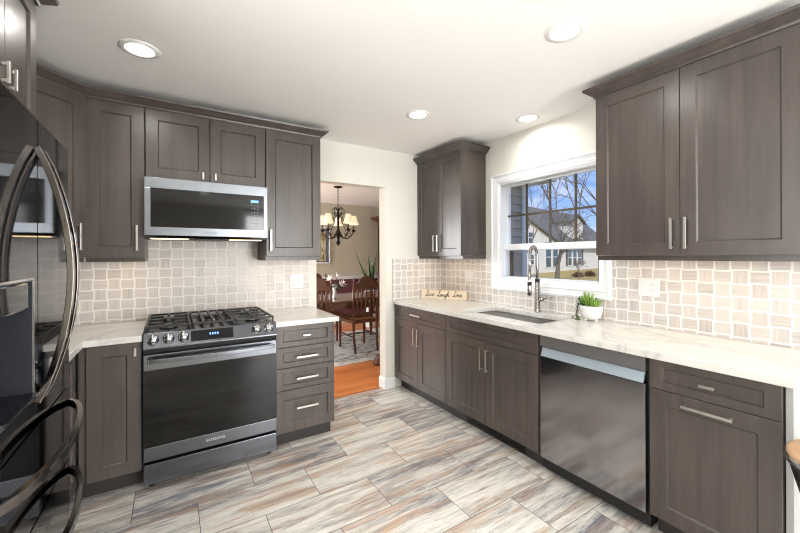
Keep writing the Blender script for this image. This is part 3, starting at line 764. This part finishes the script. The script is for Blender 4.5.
# ------------------------------------------------------------------ refrigerator
t = thing('refrigerator', 'black mirror-finish french-door refrigerator at the left edge', 'refrigerator', (0, 0, 0))
FXf = -.217; FY0, FY1, FYM = -2.09, -1.252, -1.662
MB().box(XD+.03, -.345, FY0+.006, FY1-.006, .05, 1.80).build('cabinet_body', MATTEBLK, t)
D0 = -.340
RY0, RY1, RZ0, RZ1 = -1.985, -1.714, .948, 1.309
b = MB()
for y0, y1, z0, z1 in ((FY0, RY0, .852, 1.82), (RY1, FYM-.004, .852, 1.82), (RY0, RY1, .852, RZ0), (RY0, RY1, RZ1, 1.82)): b.box(D0, FXf, y0, y1, z0, z1)
ld = b.build('door', FRIDGE, t)
b = MB()
for y0, y1, z0, z1 in ((RY0, RY0+.004, RZ0, RZ1), (RY1-.004, RY1, RZ0, RZ1), (RY0, RY1, RZ1-.004, RZ1), (RY0, RY1, RZ0, RZ0+.004)): b.box(D0+.01, FXf, y0, y1, z0, z1)
b.box(D0, D0+.01, RY0, RY1, RZ0, RZ1)
dsp = b.build('water_dispenser', GREYPL, ld)
MB().box(D0+.012, FXf-.004, RY0+.006, RY1-.020, RZ1-.088, RZ1-.006).build('dispenser_controls', BLACKGLASS, dsp, .006)
b = MB(); b.box(D0+.012, FXf+.012, RY0+.005, RY1-.005, RZ0+.005, RZ0+.014); b.build('drip_tray', BSTEEL, dsp)
b = MB()
fr = .006
for y0, y1, z0, z1 in ((RY0-fr, RY0, RZ0-fr, RZ1+fr), (RY1, RY1+fr, RZ0-fr, RZ1+fr), (RY0, RY1, RZ1, RZ1+fr), (RY0, RY1, RZ0-fr, RZ0)): b.box(FXf+.0005, FXf+.003, y0, y1, z0, z1)
b.build('dispenser_trim', PULL, dsp)
rd = MB().box(D0, FXf, FYM+.004, FY1, .852, 1.82).build('door', FRIDGE, t)
d1 = MB().box(D0, FXf, FY0, FY1, .552, .844).build('drawer', FRIDGE, t)
d2 = MB().box(D0, FXf, FY0, FY1, .07, .544).build('drawer', FRIDGE, t)
def bow_v(yy, parent):
    n = 16; z0, z1 = .925, 1.724
    pts = [(FXf+.006+.080*math.sin(PI*k/n)**.8, yy, z0+(z1-z0)*k/n) for k in range(n+1)]
    MB().tube(pts, 1, sq=(.013, .009)).build('handle', FHANDLE, parent, .002)
bow_v(FYM-.030, ld); bow_v(FYM+.034, rd)
def bow_h(zz, parent):
    n = 18; y0, y1 = FY0+.05, FY1-.01
    pts = [(FXf+.006+.076*math.sin(PI*k/n)**.6, y0+(y1-y0)*k/n, zz) for k in range(n+1)]
    MB().tube(pts, 1, sq=(.009, .014)).build('handle', FHANDLE, parent, .002)
bow_h(.778, d1); bow_h(.50, d2)
MB().box(XD+.05, -.36, FY0+.03, FY1-.03, 0, .05).build('base_grille', MATTEBLK, t)

# ------------------------------------------------------------------ recessed ceiling lights
CANS = [((.009, -.923), 'round recessed ceiling light nearest the cabinets over the range'),
        ((1.764, -.959), 'round recessed ceiling light in front of the doorway'),
        ((2.548, -1.356), 'round recessed ceiling light above the sink, nearest the window'),
        ((1.773, -2.195), 'round recessed ceiling light in front of the large right cabinet'),
        ((.30, -2.4), 'round recessed ceiling light over the refrigerator end of the kitchen'),
        ((.6, -4.4), 'added round fill light in the ceiling behind the camera, left one'),  # this and the next are unseen extras, added for fill
        ((2.0, -4.4), 'added round fill light in the ceiling behind the camera, right one')]
can0 = None
for (x, y), lab in CANS:
    if can0 is None:
        t = thing('ceiling_light', lab, 'ceiling light', (x, y, ZC), 0, 'recessed ceiling lights')
        MB().lathe((0, 0, 0), [(.092, 0), (.092, -.004), (.070, -.009), (.064, -.006), (.064, -.0005)], 32, caps=False).build('trim_ring', CANTRIM, t)
        MB().lathe((0, 0, -.0045), [(.063, 0), (.063, .003)], 32).build('lens', CANLENS, t)
        can0 = t
    else: t = dup(can0, (x, y, ZC), 0, lab)
    area('can_light_lamp', (x, y, ZC-.014), (0, 0, -1), .12, .12, CAN_W, (1, .96, .90), 'DISK', 2.9)

# under-cabinet lights (slim bars behind the light rails)
def under(loc, ln, rz, label, watts):
    t = thing('under_cabinet_light', label, 'light', loc, rz)
    MB().box(-ln/2, ln/2, -.012, .012, -.010, -.001).build('housing', PLASTIC, t)
    o = area('under_cabinet_lamp', (loc[0], loc[1], loc[2]-.014), (0, 0, -1), ln*.95 if rz == 0 else .03, .03 if rz == 0 else ln*.95, watts, (1, .78, .56))
under((-.155, -.20, ZU), .26, 0, 'slim light bar under the wall cabinet left of the microwave', UNDER_W*.7)
under((.985, -.20, ZU), .36, 0, 'slim light bar under the wall cabinet right of the microwave', UNDER_W*.8)
under((XB-.20, -.36, ZU), .56, PI/2, 'slim light bar under the corner cabinet left of the window', UNDER_W*1.3)
under((XB-.20, -2.42, ZU), .80, PI/2, 'slim light bar under the large cabinet right of the window', UNDER_W*1.6)

# ------------------------------------------------------------------ outlets and switches
def plate(name, label, loc, rz, devices):
    t = thing(name, label, 'outlet' if 'outlet' in devices else 'switch', loc, rz)
    w2 = .035*len(devices)+.026/len(devices)
    w2 = .061 if len(devices) == 2 else .036
    MB().box(-w2, w2, -.006, -.0005, -.060, .060).build('cover_plate', PLASTIC, t, .002)
    for i, dv in enumerate(devices):
        cx_ = 0 if len(devices) == 1 else (-.026 + .052*i)
        if dv == 'switch':
            MB().box(cx_-.016, cx_+.016, -.0095, -.006, -.033, .033).build('rocker', PLASTIC, t, .001)
        else:
            MB().box(cx_-.017, cx_+.017, -.0085, -.006, -.035, .035).build('receptacle', PLASTIC, t, .001)
            for zz in (-.018, .018):
                for xx, hh in ((-.006, .005), (.006, .004)): MB().box(cx_+xx-.001, cx_+xx+.001, -.0088, -.008, zz-hh+.003, zz+hh+.003).build('slot', SLOT, t)
                MB().lathe((cx_, -.0087, zz-.008), [(.0025, 0), (.0025, .0005)], 10, 'y').build('slot', SLOT, t)
    return t
plate('wall_outlet', 'white double outlet plate on the tile left of the doorway', (1.092, -.010, 1.152), 0, ('outlet', 'outlet'))
plate('wall_switch', 'white double switch plate on the tile left of the window', (XB-.010, -.474, 1.173), -PI/2, ('switch', 'switch'))
plate('wall_outlet', 'white outlet and switch plate on the tile right of the potted succulents', (XB-.010, -2.137, 1.171), -PI/2, ('switch', 'outlet'))

# ------------------------------------------------------------------ sign with hand lettering
a_, b_ = Vector((2.445, -.036)), Vector((2.720, -.455)); dd = (b_-a_); L_ = dd.length; ang = math.atan2(dd.y, dd.x)
t = thing('word_sign', 'small cream wooden block sign with black script lettering in the counter corner', 'sign', (a_.x, a_.y, .914), ang)
tilt = 0
MB().box(0, L_, 0, .020, 0.0005, .094).build('board', CREAM, t, .002)
GL = {  # handwriting strokes, x to the right, y up, x-height 0.5
 'L': [[(.55,.95),(.42,1.05),(.30,.95),(.34,.70),(.30,.35),(.18,.08),(.04,.06),(.06,.16),(.20,.12),(.42,.02),(.62,.06)]],
 'i': [[(.0,.2),(.12,.45),(.12,.1),(.22,.02),(.34,.15)], [(.14,.62),(.17,.66)]],
 'v': [[(.0,.35),(.08,.45),(.16,.06),(.26,.1),(.34,.42),(.44,.38)]],
 'e': [[(.0,.15),(.22,.25),(.24,.42),(.14,.45),(.06,.25),(.12,.04),(.26,.04),(.38,.18)]],
 'a': [[(.32,.38),(.2,.46),(.06,.3),(.06,.08),(.2,.05),(.32,.35),(.32,.1),(.4,.03),(.48,.14)]],
 'u': [[(.0,.25),(.08,.45),(.08,.12),(.18,.03),(.30,.2),(.34,.45),(.34,.1),(.42,.03),(.5,.14)]],
 'g': [[(.32,.38),(.2,.46),(.06,.3),(.06,.1),(.2,.06),(.33,.42),(.32,-.2),(.2,-.42),(.06,-.3),(.2,-.08),(.48,.14)]],
 'h': [[(.0,.15),(.22,.7),(.2,1.0),(.1,.9),(.08,.02),(.16,.35),(.28,.44),(.32,.1),(.4,.02),(.5,.16)]],
 'o': [[(.2,.45),(.06,.32),(.06,.1),(.2,.04),(.32,.2),(.26,.42),(.2,.45),(.34,.36),(.46,.38)]]}
AD = {'L': .58, 'i': .32, 'v': .42, 'e': .36, 'a': .46, 'u': .48, 'g': .46, 'h': .48, 'o': .42}
def script_word(word, x0, z0, sc):
    b = MB(); x = x0
    for ch in word:
        for st in GL[ch]:
            P_ = [Vector((p[0], p[1])) for p in st]; pts = []
            for i in range(len(P_)-1):
                p0, p1, p2, p3 = P_[max(i-1, 0)], P_[i], P_[i+1], P_[min(i+2, len(P_)-1)]
                for k in range(5):
                    u = k/5; q = .5*((2*p1)+(p2-p0)*u+(2*p0-5*p1+4*p2-p3)*u*u+(3*p1-p0-3*p2+p3)*u**3); pts.append(q)
            pts.append(P_[-1])
            b.tube([(x+q.x*sc+q.y*sc*.18, -.0006, z0+q.y*sc) for q in pts], (.0027 if ch != 'L' else .0034), 5)
        x += AD[ch]*sc
    b.build('lettering', INK, t); return x
sc = .057
script_word('Live', .050, .030, sc); script_word('Laugh', .182, .030, sc*.93); script_word('Love', .352, .030, sc*.98)

# ------------------------------------------------------------------ potted succulents
PX, PY = 2.652, -1.808
t = thing('plant_pot', 'white ceramic bowl planter on the counter right of the faucet', 'planter', (PX, PY, .914))
MB().lathe((0, 0, 0), [(.032, .012), (.054, .018), (.068, .045), (.073, .085), (.074, .108), (.069, .108), (.066, .092), (.001, .092)], 36).build('bowl', POT, t)
for k in range(3):
    a = 2*PI*k/3+.4; MB().lathe((.038*math.cos(a), .038*math.sin(a), 0), [(.010, 0), (.013, .016)], 10).build('foot', POT, t)
MB().lathe((0, 0, .0925), [(.065, 0), (.065, .004), (.001, .008)], 24).build('soil', SOIL, t)
random.seed(11)
def spiky(cx_, cy_, n, h, r, wd, mat, label, base=.10):
    t = thing('succulent', label, 'plant', (PX+cx_, PY+cy_, .914+base))
    b = MB()
    for k in range(n):
        a = 2*PI*k/n*2.4+random.random(); e = .25+.75*(k/n); rr_ = r*(.35+.65*e)
        b.leaf((0.004*math.cos(a), .004*math.sin(a), 0), (rr_*math.cos(a), rr_*math.sin(a), h*(1.05-.65*e)), wd*(1 if k % 2 else .8), thick=wd*.35)
    b.build('leaves', mat, t); return t
spiky(-.01, .012, 20, .125, .06, .011, LEAF, 'tall bright green spiky succulent in the middle of the white planter')
spiky(-.022, -.044, 24, .075, .044, .012, LEAF, 'bushy green succulent rosette at the right of the white planter')
spiky(-.012, .050, 22, .085, .045, .008, LEAFD, 'darker feathery succulent at the left of the white planter')
t = thing('succulent', 'trailing green succulent strand hanging from the white planter to the counter', 'plant', (PX, PY, .914))
st = [(-.02, .068, .112), (-.03, .080, .106), (-.035, .085, .06), (-.04, .084, .018), (-.07, .07, .010), (-.100, .03, .010)]
MB().tube(st, .002, 6).build('stem', LEAFD, t)
b = MB()
for k in range(60):
    f = k/60*(len(st)-1); i = min(int(f), len(st)-2); p = Vector(st[i]).lerp(Vector(st[i+1]), f-i); a = k*2.4
    d_ = Vector((math.cos(a), math.sin(a), .3+.3*random.random()))*.018
    if k > 36: p = p+Vector((random.uniform(-.02, .02), random.uniform(-.03, .03), 0))
    q = p+d_; q.z = max(q.z, .004); p.z = max(p.z, .004)
    b.leaf(p, q, .005, thick=.002, seg=4)
b.build('leaves', LEAFD, t)

# ------------------------------------------------------------------ bar stool at the right edge
t = thing('bar_stool', 'black counter stool with round wooden seat at the right edge', 'stool', (1.965, -3.088, 0), .3)
MB().lathe((0, 0, .702), [(.001, 0), (.170, 0), (.180, .008), (.180, .018), (.172, .024), (.001, .022)], 48).build('seat', STOOLW, t)
MB().lathe((0, 0, .690), [(.176, 0), (.186, .002), (.188, .012), (.184, .020), (.1795, .020)], 48, caps=False).build('seat_rim', CHROME, t)
MB().lathe((0, 0, .502), [(.001, 0), (.125, 0), (.150, .08), (.178, .188), (.001, .188)], 40).build('apron', BLACK, t)
for k in range(4):
    a = PI/4+k*PI/2; c_, s_ = math.cos(a), math.sin(a)
    MB().tube([(c_*.186, s_*.186, .692), (c_*.160, s_*.160, .582), (c_*.138, s_*.138, .492), (c_*.135, s_*.135, .37), (c_*.18, s_*.18, 0.001)], .010, 10).build('leg', CHROME, t)
MB().tube([(.150*math.cos(2*PI*k/32), .150*math.sin(2*PI*k/32), .24) for k in range(32)], .008, 8, closed=True).build('foot_ring', CHROME, t)

# ------------------------------------------------------------------ dining room
tag(MB().box(-1.25, 1.25, -.92, .92, 0, .010).build('area_rug', RUG), 'grey patterned area rug under the dining table', 'rug').location = (2.55, 1.91, 0.0005)
RZ = .0145
t = thing('dining_table', 'polished brown wooden dining table seen through the doorway', 'table', (2.30, 1.95, RZ))
MB().box(-.90, .90, -.53, .53, .710, .738).build('tabletop', TABLEW, t, .008)
b = MB()
for y0 in (-.46, .44): b.box(-.80, .80, y0, y0+.02, .61, .709)
for x0 in (-.82, .80): b.box(x0, x0+.02, -.46, .46, .61, .709)
b.build('apron', TABLEW, t)
for sx_ in (-1, 1):
    for sy_ in (-1, 1): MB().lathe((sx_*.78, sy_*.42, 0), [(.025, 0), (.03, .03), (.022, .06), (.034, .3), (.042, .48), (.03, .52), (.04, .55), (.04, .609)], 14).build('leg', TABLEW, t)
def make_chair(label):
    t = thing('dining_chair', label, 'chair', (0, 0, RZ), 0, 'dining chairs')
    b = MB(); b.prism([(-.19, -.23), (.19, -.23), (.235, .23), (-.235, .23)], .405, .455); b.build('seat_frame', CHAIRW, t, .005)
    b = MB(); b.prism([(-.175, -.20), (.175, -.20), (.215, .21), (-.215, .21)], .4555, .478); b.build('seat_cushion', SEATF, t, .009)
    for s_ in (-1, 1):
        MB().lathe((s_*.20, .20, 0), [(.014, 0), (.019, .03), (.015, .06), (.021, .2), (.023, .30), (.016, .33), (.022, .36), (.022, .404)], 12).build('leg', CHAIRW, t)
        MB().tube([(s_*.175, -.285, 0), (s_*.18, -.25, .2), (s_*.185, -.24, .44), (s_*.19, -.25, .7), (s_*.195, -.285, 1.0)], [.016, .018, .020, .018, .014], 10).build('leg', CHAIRW, t)
        MB().lathe((s_*.195, -.285, 1.0), [(.014, 0), (.020, .008), (.010, .02), (.015, .035), (.010, .055), (.001, .066)], 10).build('finial', CHAIRW, t)
    # arched pressed crest rail
    top = [(-.125+.25*k/16, .985+.095*math.sqrt(max(0, 1-((k-8)/8)**2))) for k in range(17)]
    MB().prism([(-.182, .90)]+[(-.182, .97)]+top+[(.182, .97), (.182, .90)], -.288, -.266, 'y').build('crest_rail', CHAIRW, t, .004)
    MB().box(-.180, .180, -.274, -.254, .74, .775).build('rail', CHAIRW, t, .003)
    MB().box(-.180, .180, -.262, -.242, .53, .565).build('rail', CHAIRW, t, .003)
    for k in range(5):
        x = -.13+.065*k
        MB().tube([(x, -.252, .56), (x, -.254, .60), (x, -.256, .65), (x, -.26, .70), (x, -.264, .745)], [.008, .012, .015, .012, .008], 8).build('spindle', CHAIRW, t)
        MB().tube([(x, -.264, .77), (x, -.267, .80), (x, -.27, .835), (x, -.274, .87), (x, -.277, .905)], [.007, .011, .014, .011, .007], 8).build('spindle', CHAIRW, t)
    b = MB()
    b.tube([(-.20, .20, .22), (-.19, 0, .22), (-.178, -.255, .22)], [.009, .015, .009], 8); b.tube([(.20, .20, .22), (.19, 0, .22), (.178, -.255, .22)], [.009, .015, .009], 8)
    b.tube([(-.19, 0, .22), (0, 0, .22), (.19, 0, .22)], [.009, .014, .009], 8); b.build('stretcher', CHAIRW, t)
    return t
c0 = make_chair('dark cherry spindle-back dining chair nearest the right door jamb, its back to the kitchen')
c0.location = (2.485, 1.64, RZ)
dup(c0, (1.765, 1.64, RZ), 0, 'dark cherry spindle-back dining chair partly behind the small countertop')
dup(c0, (2.19, 2.42, RZ), PI, 'dark cherry dining chair on the far side of the table, behind the flowers')
# vase of lilies
t = thing('flower_vase', 'slim white vase on the dining table', 'vase', (2.20, 1.84, RZ+.7385))
MB().lathe((0, 0, 0), [(.032, 0), (.034, .01), (.026, .06), (.030, .12), (.036, .20), (.032, .20), (.026, .12), (.001, .02)], 20).build('body', VASEM, t)
random.seed(5)
for j, (dx, dy, h, lab) in enumerate(((-.09, .0, .33, 'white lily at the left of the vase bouquet'), (.03, .03, .36, 'topmost white lily in the vase bouquet'), (.10, -.02, .27, 'white lily at the right of the vase bouquet'), (.04, -.06, .25, 'low white lily at the front of the vase bouquet'))):
    f = thing('lily', lab, 'flower', (2.20, 1.84, RZ+.7385), 0, 'white lilies in the vase')
    h -= .05; dx += .02
    MB().tube([(0, 0, .03), (dx*.2, dy*.2, .18), (dx*.7, dy*.7, h-.05), (dx, dy, h)], .004, 6).build('stem', LEAFD, f)
    b = MB(); c_ = Vector((dx, dy, h)); axis = Vector((dx*2, dy*2-.08, .12)).normalized()
    s1 = axis.cross(Vector((0, 0, 1))).normalized(); s2 = s1.cross(axis)
    for k in range(6):
        a = 2*PI*k/6; b.leaf(c_, c_+axis*.045+(s1*math.cos(a)+s2*math.sin(a))*.065, .017, axis, .003)
    b.build('petals', PETAL, f)
    b = MB()
    for k in range(3):
        a = random.random()*6.28; b.leaf((dx*.4, dy*.4, h*.55), (dx*.5+.09*math.cos(a), dy*.5+.09*math.sin(a), h*.55+.05), .016)
    b.build('leaves', LEAFD, f)
# chandelier
t = thing('chandelier', 'dark bronze five-arm chandelier with cream shades over the dining table', 'chandelier', (2.305, 1.95, 2.44))
MB().lathe((0, 0, 0), [(.065, -.001), (.065, -.012), (.045, -.022), (.012, -.030), (.001, -.030)], 24).build('canopy', BRONZE, t)
b = MB()
for k in range(12):
    z = -.04-k*.024
    pts = []
    for q in range(12):
        a = 2*PI*q/12; rx = .009*math.cos(a); rz_ = .017*math.sin(a)
        pts.append((rx, 0, z+rz_) if k % 2 else (0, rx, z+rz_))
    b.tube(pts, .0025, 5, closed=True)
b.build('chain', BRONZE, t)
MB().lathe((0, 0, -.91), [(.001, 0), (.012, .012), (.030, .04), (.036, .06), (.018, .09), (.026, .13), (.045, .17), (.040, .21), (.020, .26), (.016, .40), (.030, .46), (.016, .52), (.012, .56), (.006, .59), (.001, .60)], 18).build('column', BRONZE, t)
for k in range(5):
    a = 2*PI*k/5+1.19; c_, s_ = math.cos(a), math.sin(a)
    P3 = lambda r, z: (c_*r, s_*r, z)
    arm = MB().tube([P3(.03, -.70), P3(.08, -.78), P3(.14, -.80), P3(.20, -.76), P3(.245, -.70), P3(.25, -.66)], .009, 8)
    arm.tube([P3(.02, -.36), P3(.06, -.32), P3(.10, -.36), P3(.09, -.42), P3(.06, -.40)], .006, 6)
    arm.tube([P3(.05, -.40), P3(.09, -.55), P3(.16, -.64), P3(.20, -.72), P3(.17, -.76), P3(.15, -.72)], .006, 6)
    arm = arm.build('arm', BRONZE, t)
    MB().lathe((c_*.25, s_*.25, -.665), [(.010, -.03), (.034, -.004), (.036, .006), (.012, .010), (.012, .08), (.001, .08)], 14).build('candle_cup', BRONZE, arm)
    MB().lathe((c_*.25, s_*.25, -.575), [(.078, 0), (.060, .055), (.036, .135), (.034, .135), (.058, .055), (.076, 0)], 24, caps=False).build('shade', SHADE, arm)
for k in range(5):
    a = 2*PI*k/5+1.19
    pl = bpy.data.lights.new('chandelier_bulb', 'POINT'); pl.energy = .4; pl.color = (1, .78, .5); pl.shadow_soft_size = .03
    o = bpy.data.objects.new('chandelier_bulb', pl); COL.objects.link(o); o.location = (2.305+.25*math.cos(a), 1.95+.25*math.sin(a), 2.44-.52)
# framed print on the far wall
t = thing('framed_print', 'tall framed landscape print on the dining wall behind the chandelier', 'picture', (2.55, 3.699, 1.55))
b = MB()
for x0, x1, z0, z1 in ((-.30, -.275, -.32, .40), (.275, .30, -.32, .40), (-.275, .275, -.32, -.295), (-.275, .275, .375, .40)): b.box(x0, x1, -.025, 0, z0, z1)
b.build('frame', WHITE, t, .004)
MB().box(-.275, .275, -.012, -.002, -.295, .375).build('mat_board', plain('grey_mat', lin(96, 104, 114), .7), t)
MB().box(-.215, .205, -.014, -.0121, -.275, .33).build('print', ART, t)
# china cabinet at the far right
t = thing('china_cabinet', 'dark cherry china cabinet edge at the far right of the dining room', 'cabinet', (4.09, 3.12, 0))
MB().box(-.26, .30, -.42, .42, .001, .86).build('lower_case', CHAIRW, t, .005)
MB().box(-.24, .30, -.40, .40, .861, 2.08).build('upper_case', CHAIRW, t, .004)
MB().sweep([(.30, .40), (-.24, .40), (-.24, -.40), (.30, -.40)], [(0, 2.0805), (0, 2.19), (.13, 2.19), (.11, 2.16), (.02, 2.10)]).build('cornice', CHAIRW, t)
MB().box(-.256, -.241, -.34, .34, .92, 2.03).build('glass_door', BLACKGLASS, t)
# tall plant
t = thing('potted_plant', 'tall strappy plant with long pointed leaves beside the dining china cabinet', 'plant', (3.42, 3.02, 0))
MB().lathe((0, 0, 0.0), [(.11, .0005), (.13, .02), (.09, .35), (.12, .66), (.13, .70), (.11, .70), (.001, .66)], 24).build('pot', VASEM, t)
b = MB(); random.seed(3)
b.leaf((0, 0, .68), (-.40, -.12, 1.50), .022, thick=.004, seg=10)
for a, r, h in ((.3, .16, 1.45), (.9, .12, 1.30), (2.4, .2, 1.22), (-.6, .2, 1.25), (-1.6, .16, 1.36), (3.6, .22, 1.15), (1.6, .1, 1.40)):
    b.leaf((0, 0, .68), (r*math.cos(a), r*math.sin(a), h), .030, thick=.004, seg=10)
b.build('leaves', LEAFD, t)
b = MB()
for k in range(7):
    a = k*.9; b.leaf((-.05, -.1, .86), (-.05+.06*math.cos(a), -.1+.06*math.sin(a), .92+.02*(k % 3)), .02, thick=.004)
b.build('red_bloom', RED, t)
# low dark object on the dining floor by the jamb
t = thing('carved_doorstop', 'low dark carved wooden piece on the dining floor beside the right door jamb', 'doorstop', (2.405, .80, 0))
MB().lathe((0, 0, 0), [(.10, .0005), (.105, .03), (.085, .045), (.09, .06), (.06, .085), (.065, .10), (.03, .125), (.001, .127)], 9).build('base', CHAIRW, t)

# ------------------------------------------------------------------ outside the window
GZ = -.45
struct('lawn', MB().box(XB+.2, 120, -40, 90, GZ-.1, GZ), LAWN)
# own house's projecting wing: lap siding, corner board, eave
b = MB(); lap = .1155; z = GZ+.02
k = 0
while z < 2.44:
    z1 = min(z+lap, 2.46)
    b.prism([(.28, z), (.250, z), (.277, z1), (.28, z1)], XB+.152, 4.44, 'x'); z += lap
b.box(XB+.152, 4.52, .281, .399, GZ, 2.60)
o = struct('wall_exterior', b, SIDING)
struct('trim_2', MB().box(4.441, 4.54, .245, .2805, GZ, 2.40), TRIMW, .003)
b = MB(); b.box(XB+.16, 4.84, .0, .279, 2.46, 2.60); b.box(XB+.16, 4.86, -.02, .0, 2.44, 2.62); b.box(4.842, 4.86, .0, 4.0, 2.44, 2.62)
struct('eave_exterior', b, SOFFIT)
struct('upper_sun_block', MB().box(XD-.1, XB+.15, YBACK-.1, 9.0, 2.60, 5.3), SIDING)  # unseen block added over the kitchen to keep sun off the wing
# neighbour house
H = thing('neighbor_house', 'white neighboring house with grey roof seen through the window', 'house', (28.85, 20.04, GZ), .198)
g0 = -GZ
MB().box(-7, 26, .4, 8, 0, 2.75+g0).build('wall', HSIDE, H)
b = MB()
b.prism([(0.0, 2.55+g0), (5.2, 7.6+g0), (5.2, 7.4+g0), (.2, 2.45+g0)], -8, 26.5, 'x'); b.prism([(5.2, 7.6+g0), (10.4, 2.55+g0), (10.2, 2.45+g0), (5.2, 7.4+g0)], -8, 26.5, 'x')
b.build('roof', SHINGLE, H)
MB().prism([(-8.5, 0), (8.0, 0), (8.0, 2.60+g0), (-.9, 5.25+g0), (-8.5, 2.6+g0)], .0, .38, 'y').build('gable_wall', HSIDE, H)
MB().prism([(-.9, 5.45+g0), (8.6, 2.62+g0), (8.6, 2.42+g0), (-.9, 5.25+g0)], -.25, 3.5, 'y').build('gable_roof', SHINGLE, H)
MB().box(9.5, 26, -.15, .02, 2.32+g0, 2.55+g0).build('eave_board', BROWNT, H)
b = MB(); b.prism([(13.5, 3.3+g0), (17.4, 3.3+g0), (17.4, 5.5+g0), (15.45, 6.3+g0), (13.5, 5.5+g0)], .9, 3.5, 'y'); b.build('dormer', HSIDE, H)
b = MB(); b.prism([(13.1, 5.4+g0), (15.45, 6.38+g0), (17.8, 5.4+g0), (17.8, 5.6+g0), (15.45, 6.6+g0), (13.1, 5.6+g0)], .6, 3.6, 'y'); b.build('dormer_roof', SHINGLE, H)
def hwin(x0, x1, z0, z1, y):
    f = MB().box(x0-.12, x1+.12, y-.07, y-.001, z0-.12+g0, z1+.12+g0).build('window', TRIMW, H)
    MB().box(x0, x1, y-.09, y-.071, z0+g0, z1+g0).build('pane', HWIN, f)
    MB().box(x0, x1, y-.10, y-.091, (z0+z1)/2-.04+g0, (z0+z1)/2+.04+g0).build('meeting_rail', TRIMW, f)
hwin(.85, 1.65, 2.6, 3.6, 0); hwin(.85, 1.8, .5, 1.4, 0); hwin(4.6, 5.7, .15, 2.2, 0); hwin(6.3, 7.4, .15, 2.2, 0)
for x0 in (11.3, 12.8, 14.3): hwin(x0, x0+.9, .2, 1.95, .4)
for x0 in (10.75, 15.55): MB().box(x0, x0+.4, .33, .398, .1+g0, 2.05+g0).build('shutter', SHUT, H)
# bare trees
def bare_tree(label, loc, h, seed, r0, spread=.5, depth=5, lean=(0, 0), trunk=.3, minr=.012):
    rnd = random.Random(seed); b = MB()
    def br(p, d, ln, r, lv):
        q = p; pts = [p]; rr = [r]; dd_ = d.copy()
        n = 3
        for i in range(n):
            dd_ = (dd_+Vector((rnd.uniform(-1, 1), rnd.uniform(-1, 1), rnd.uniform(-.2, .7)))*.13).normalized()
            q = q+dd_*ln/n; pts.append(q); rr.append(r*(1-.45*(i+1)/n))
        b.tube(pts, [max(x, minr*.6) for x in rr], 5 if lv > 2 else 4, caps=False)
        if lv == 0: return
        for k in range(rnd.choice((2, 3, 3)) if lv > 1 else 3):
            a = rnd.uniform(0, 6.28); s1 = dd_.orthogonal().normalized(); s2 = dd_.cross(s1)
            e = spread*rnd.uniform(.5, 1.2)
            nd = (dd_*math.cos(e)+(s1*math.cos(a)+s2*math.sin(a))*math.sin(e)).normalized()
            st_ = pts[rnd.choice((2, 3, 3))]
            br(st_, nd, ln*rnd.uniform(.62, .86), max(r*.55, minr), lv-1)
    t0 = Vector((0, 0, 0)); d0 = Vector((lean[0], lean[1], 1)).normalized()
    br(t0, d0, h*trunk, r0, depth)
    o = b.build('bare_tree', BARK); o.location = loc
    return tag(o, label, 'tree', 'bare trees outside the window')
bare_tree('bare tree with a forked trunk on the lawn, right of the faucet', (22.57, 12.18, GZ-.02), 8.0, 4, .19, .6, 6, trunk=.22, minr=.012)
bare_tree('bare tree nearest the window, its branches entering the left panes', (10.9, 5.6, GZ-.02), 6.5, 8, .055, .6, 5, trunk=.28, minr=.005)
bare_tree('bare tree with branches crossing the right-hand panes', (14.2, 4.0, GZ-.02), 8.0, 12, .07, .6, 5, trunk=.3, minr=.006)
bare_tree('tall bare tree far behind the neighboring house', (55.2, 35.5, GZ-.02), 20, 15, .26, .35, 5, trunk=.35, minr=.03)
bare_tree('slender tall bare tree behind the roof, further right', (66.5, 37.4, GZ-.02), 24, 21, .28, .3, 5, trunk=.35, minr=.03)
bare_tree('small bare tree in front of the triple window', (26.5, 13.0, GZ-.02), 3.6, 33, .05, .7, 5, trunk=.16, minr=.010)
bare_tree('spreading bare tree behind the roof at the left', (46.0, 36.5, GZ-.02), 15, 40, .2, .5, 5, trunk=.33, minr=.025)
# shrubs along the house
random.seed(9)
def shrub(label, loc, r):
    b = MB()
    for k in range(220):
        a, e = random.uniform(0, 6.28), random.uniform(.05, 1.5); q = Vector((math.cos(a)*math.cos(e), math.sin(a)*math.cos(e), math.sin(e)*.8))
        p = q*r*random.uniform(.2, .7); b.leaf(p, p+(q+Vector((random.uniform(-.4, .4), random.uniform(-.4, .4), .3)))*r*.35, r*.08, thick=.01, seg=3)
    o = b.build('shrub', SHRUBM); o.location = loc; tag(o, label, 'shrub', 'brown shrubs by the neighboring house')
shrub('brown leafless shrub by the right side of the neighboring house', (30.3, 14.4, GZ), .62)
shrub('brown shrub bed seen left of the right window casing, nearer one', (28.6, 14.4, GZ), .55)
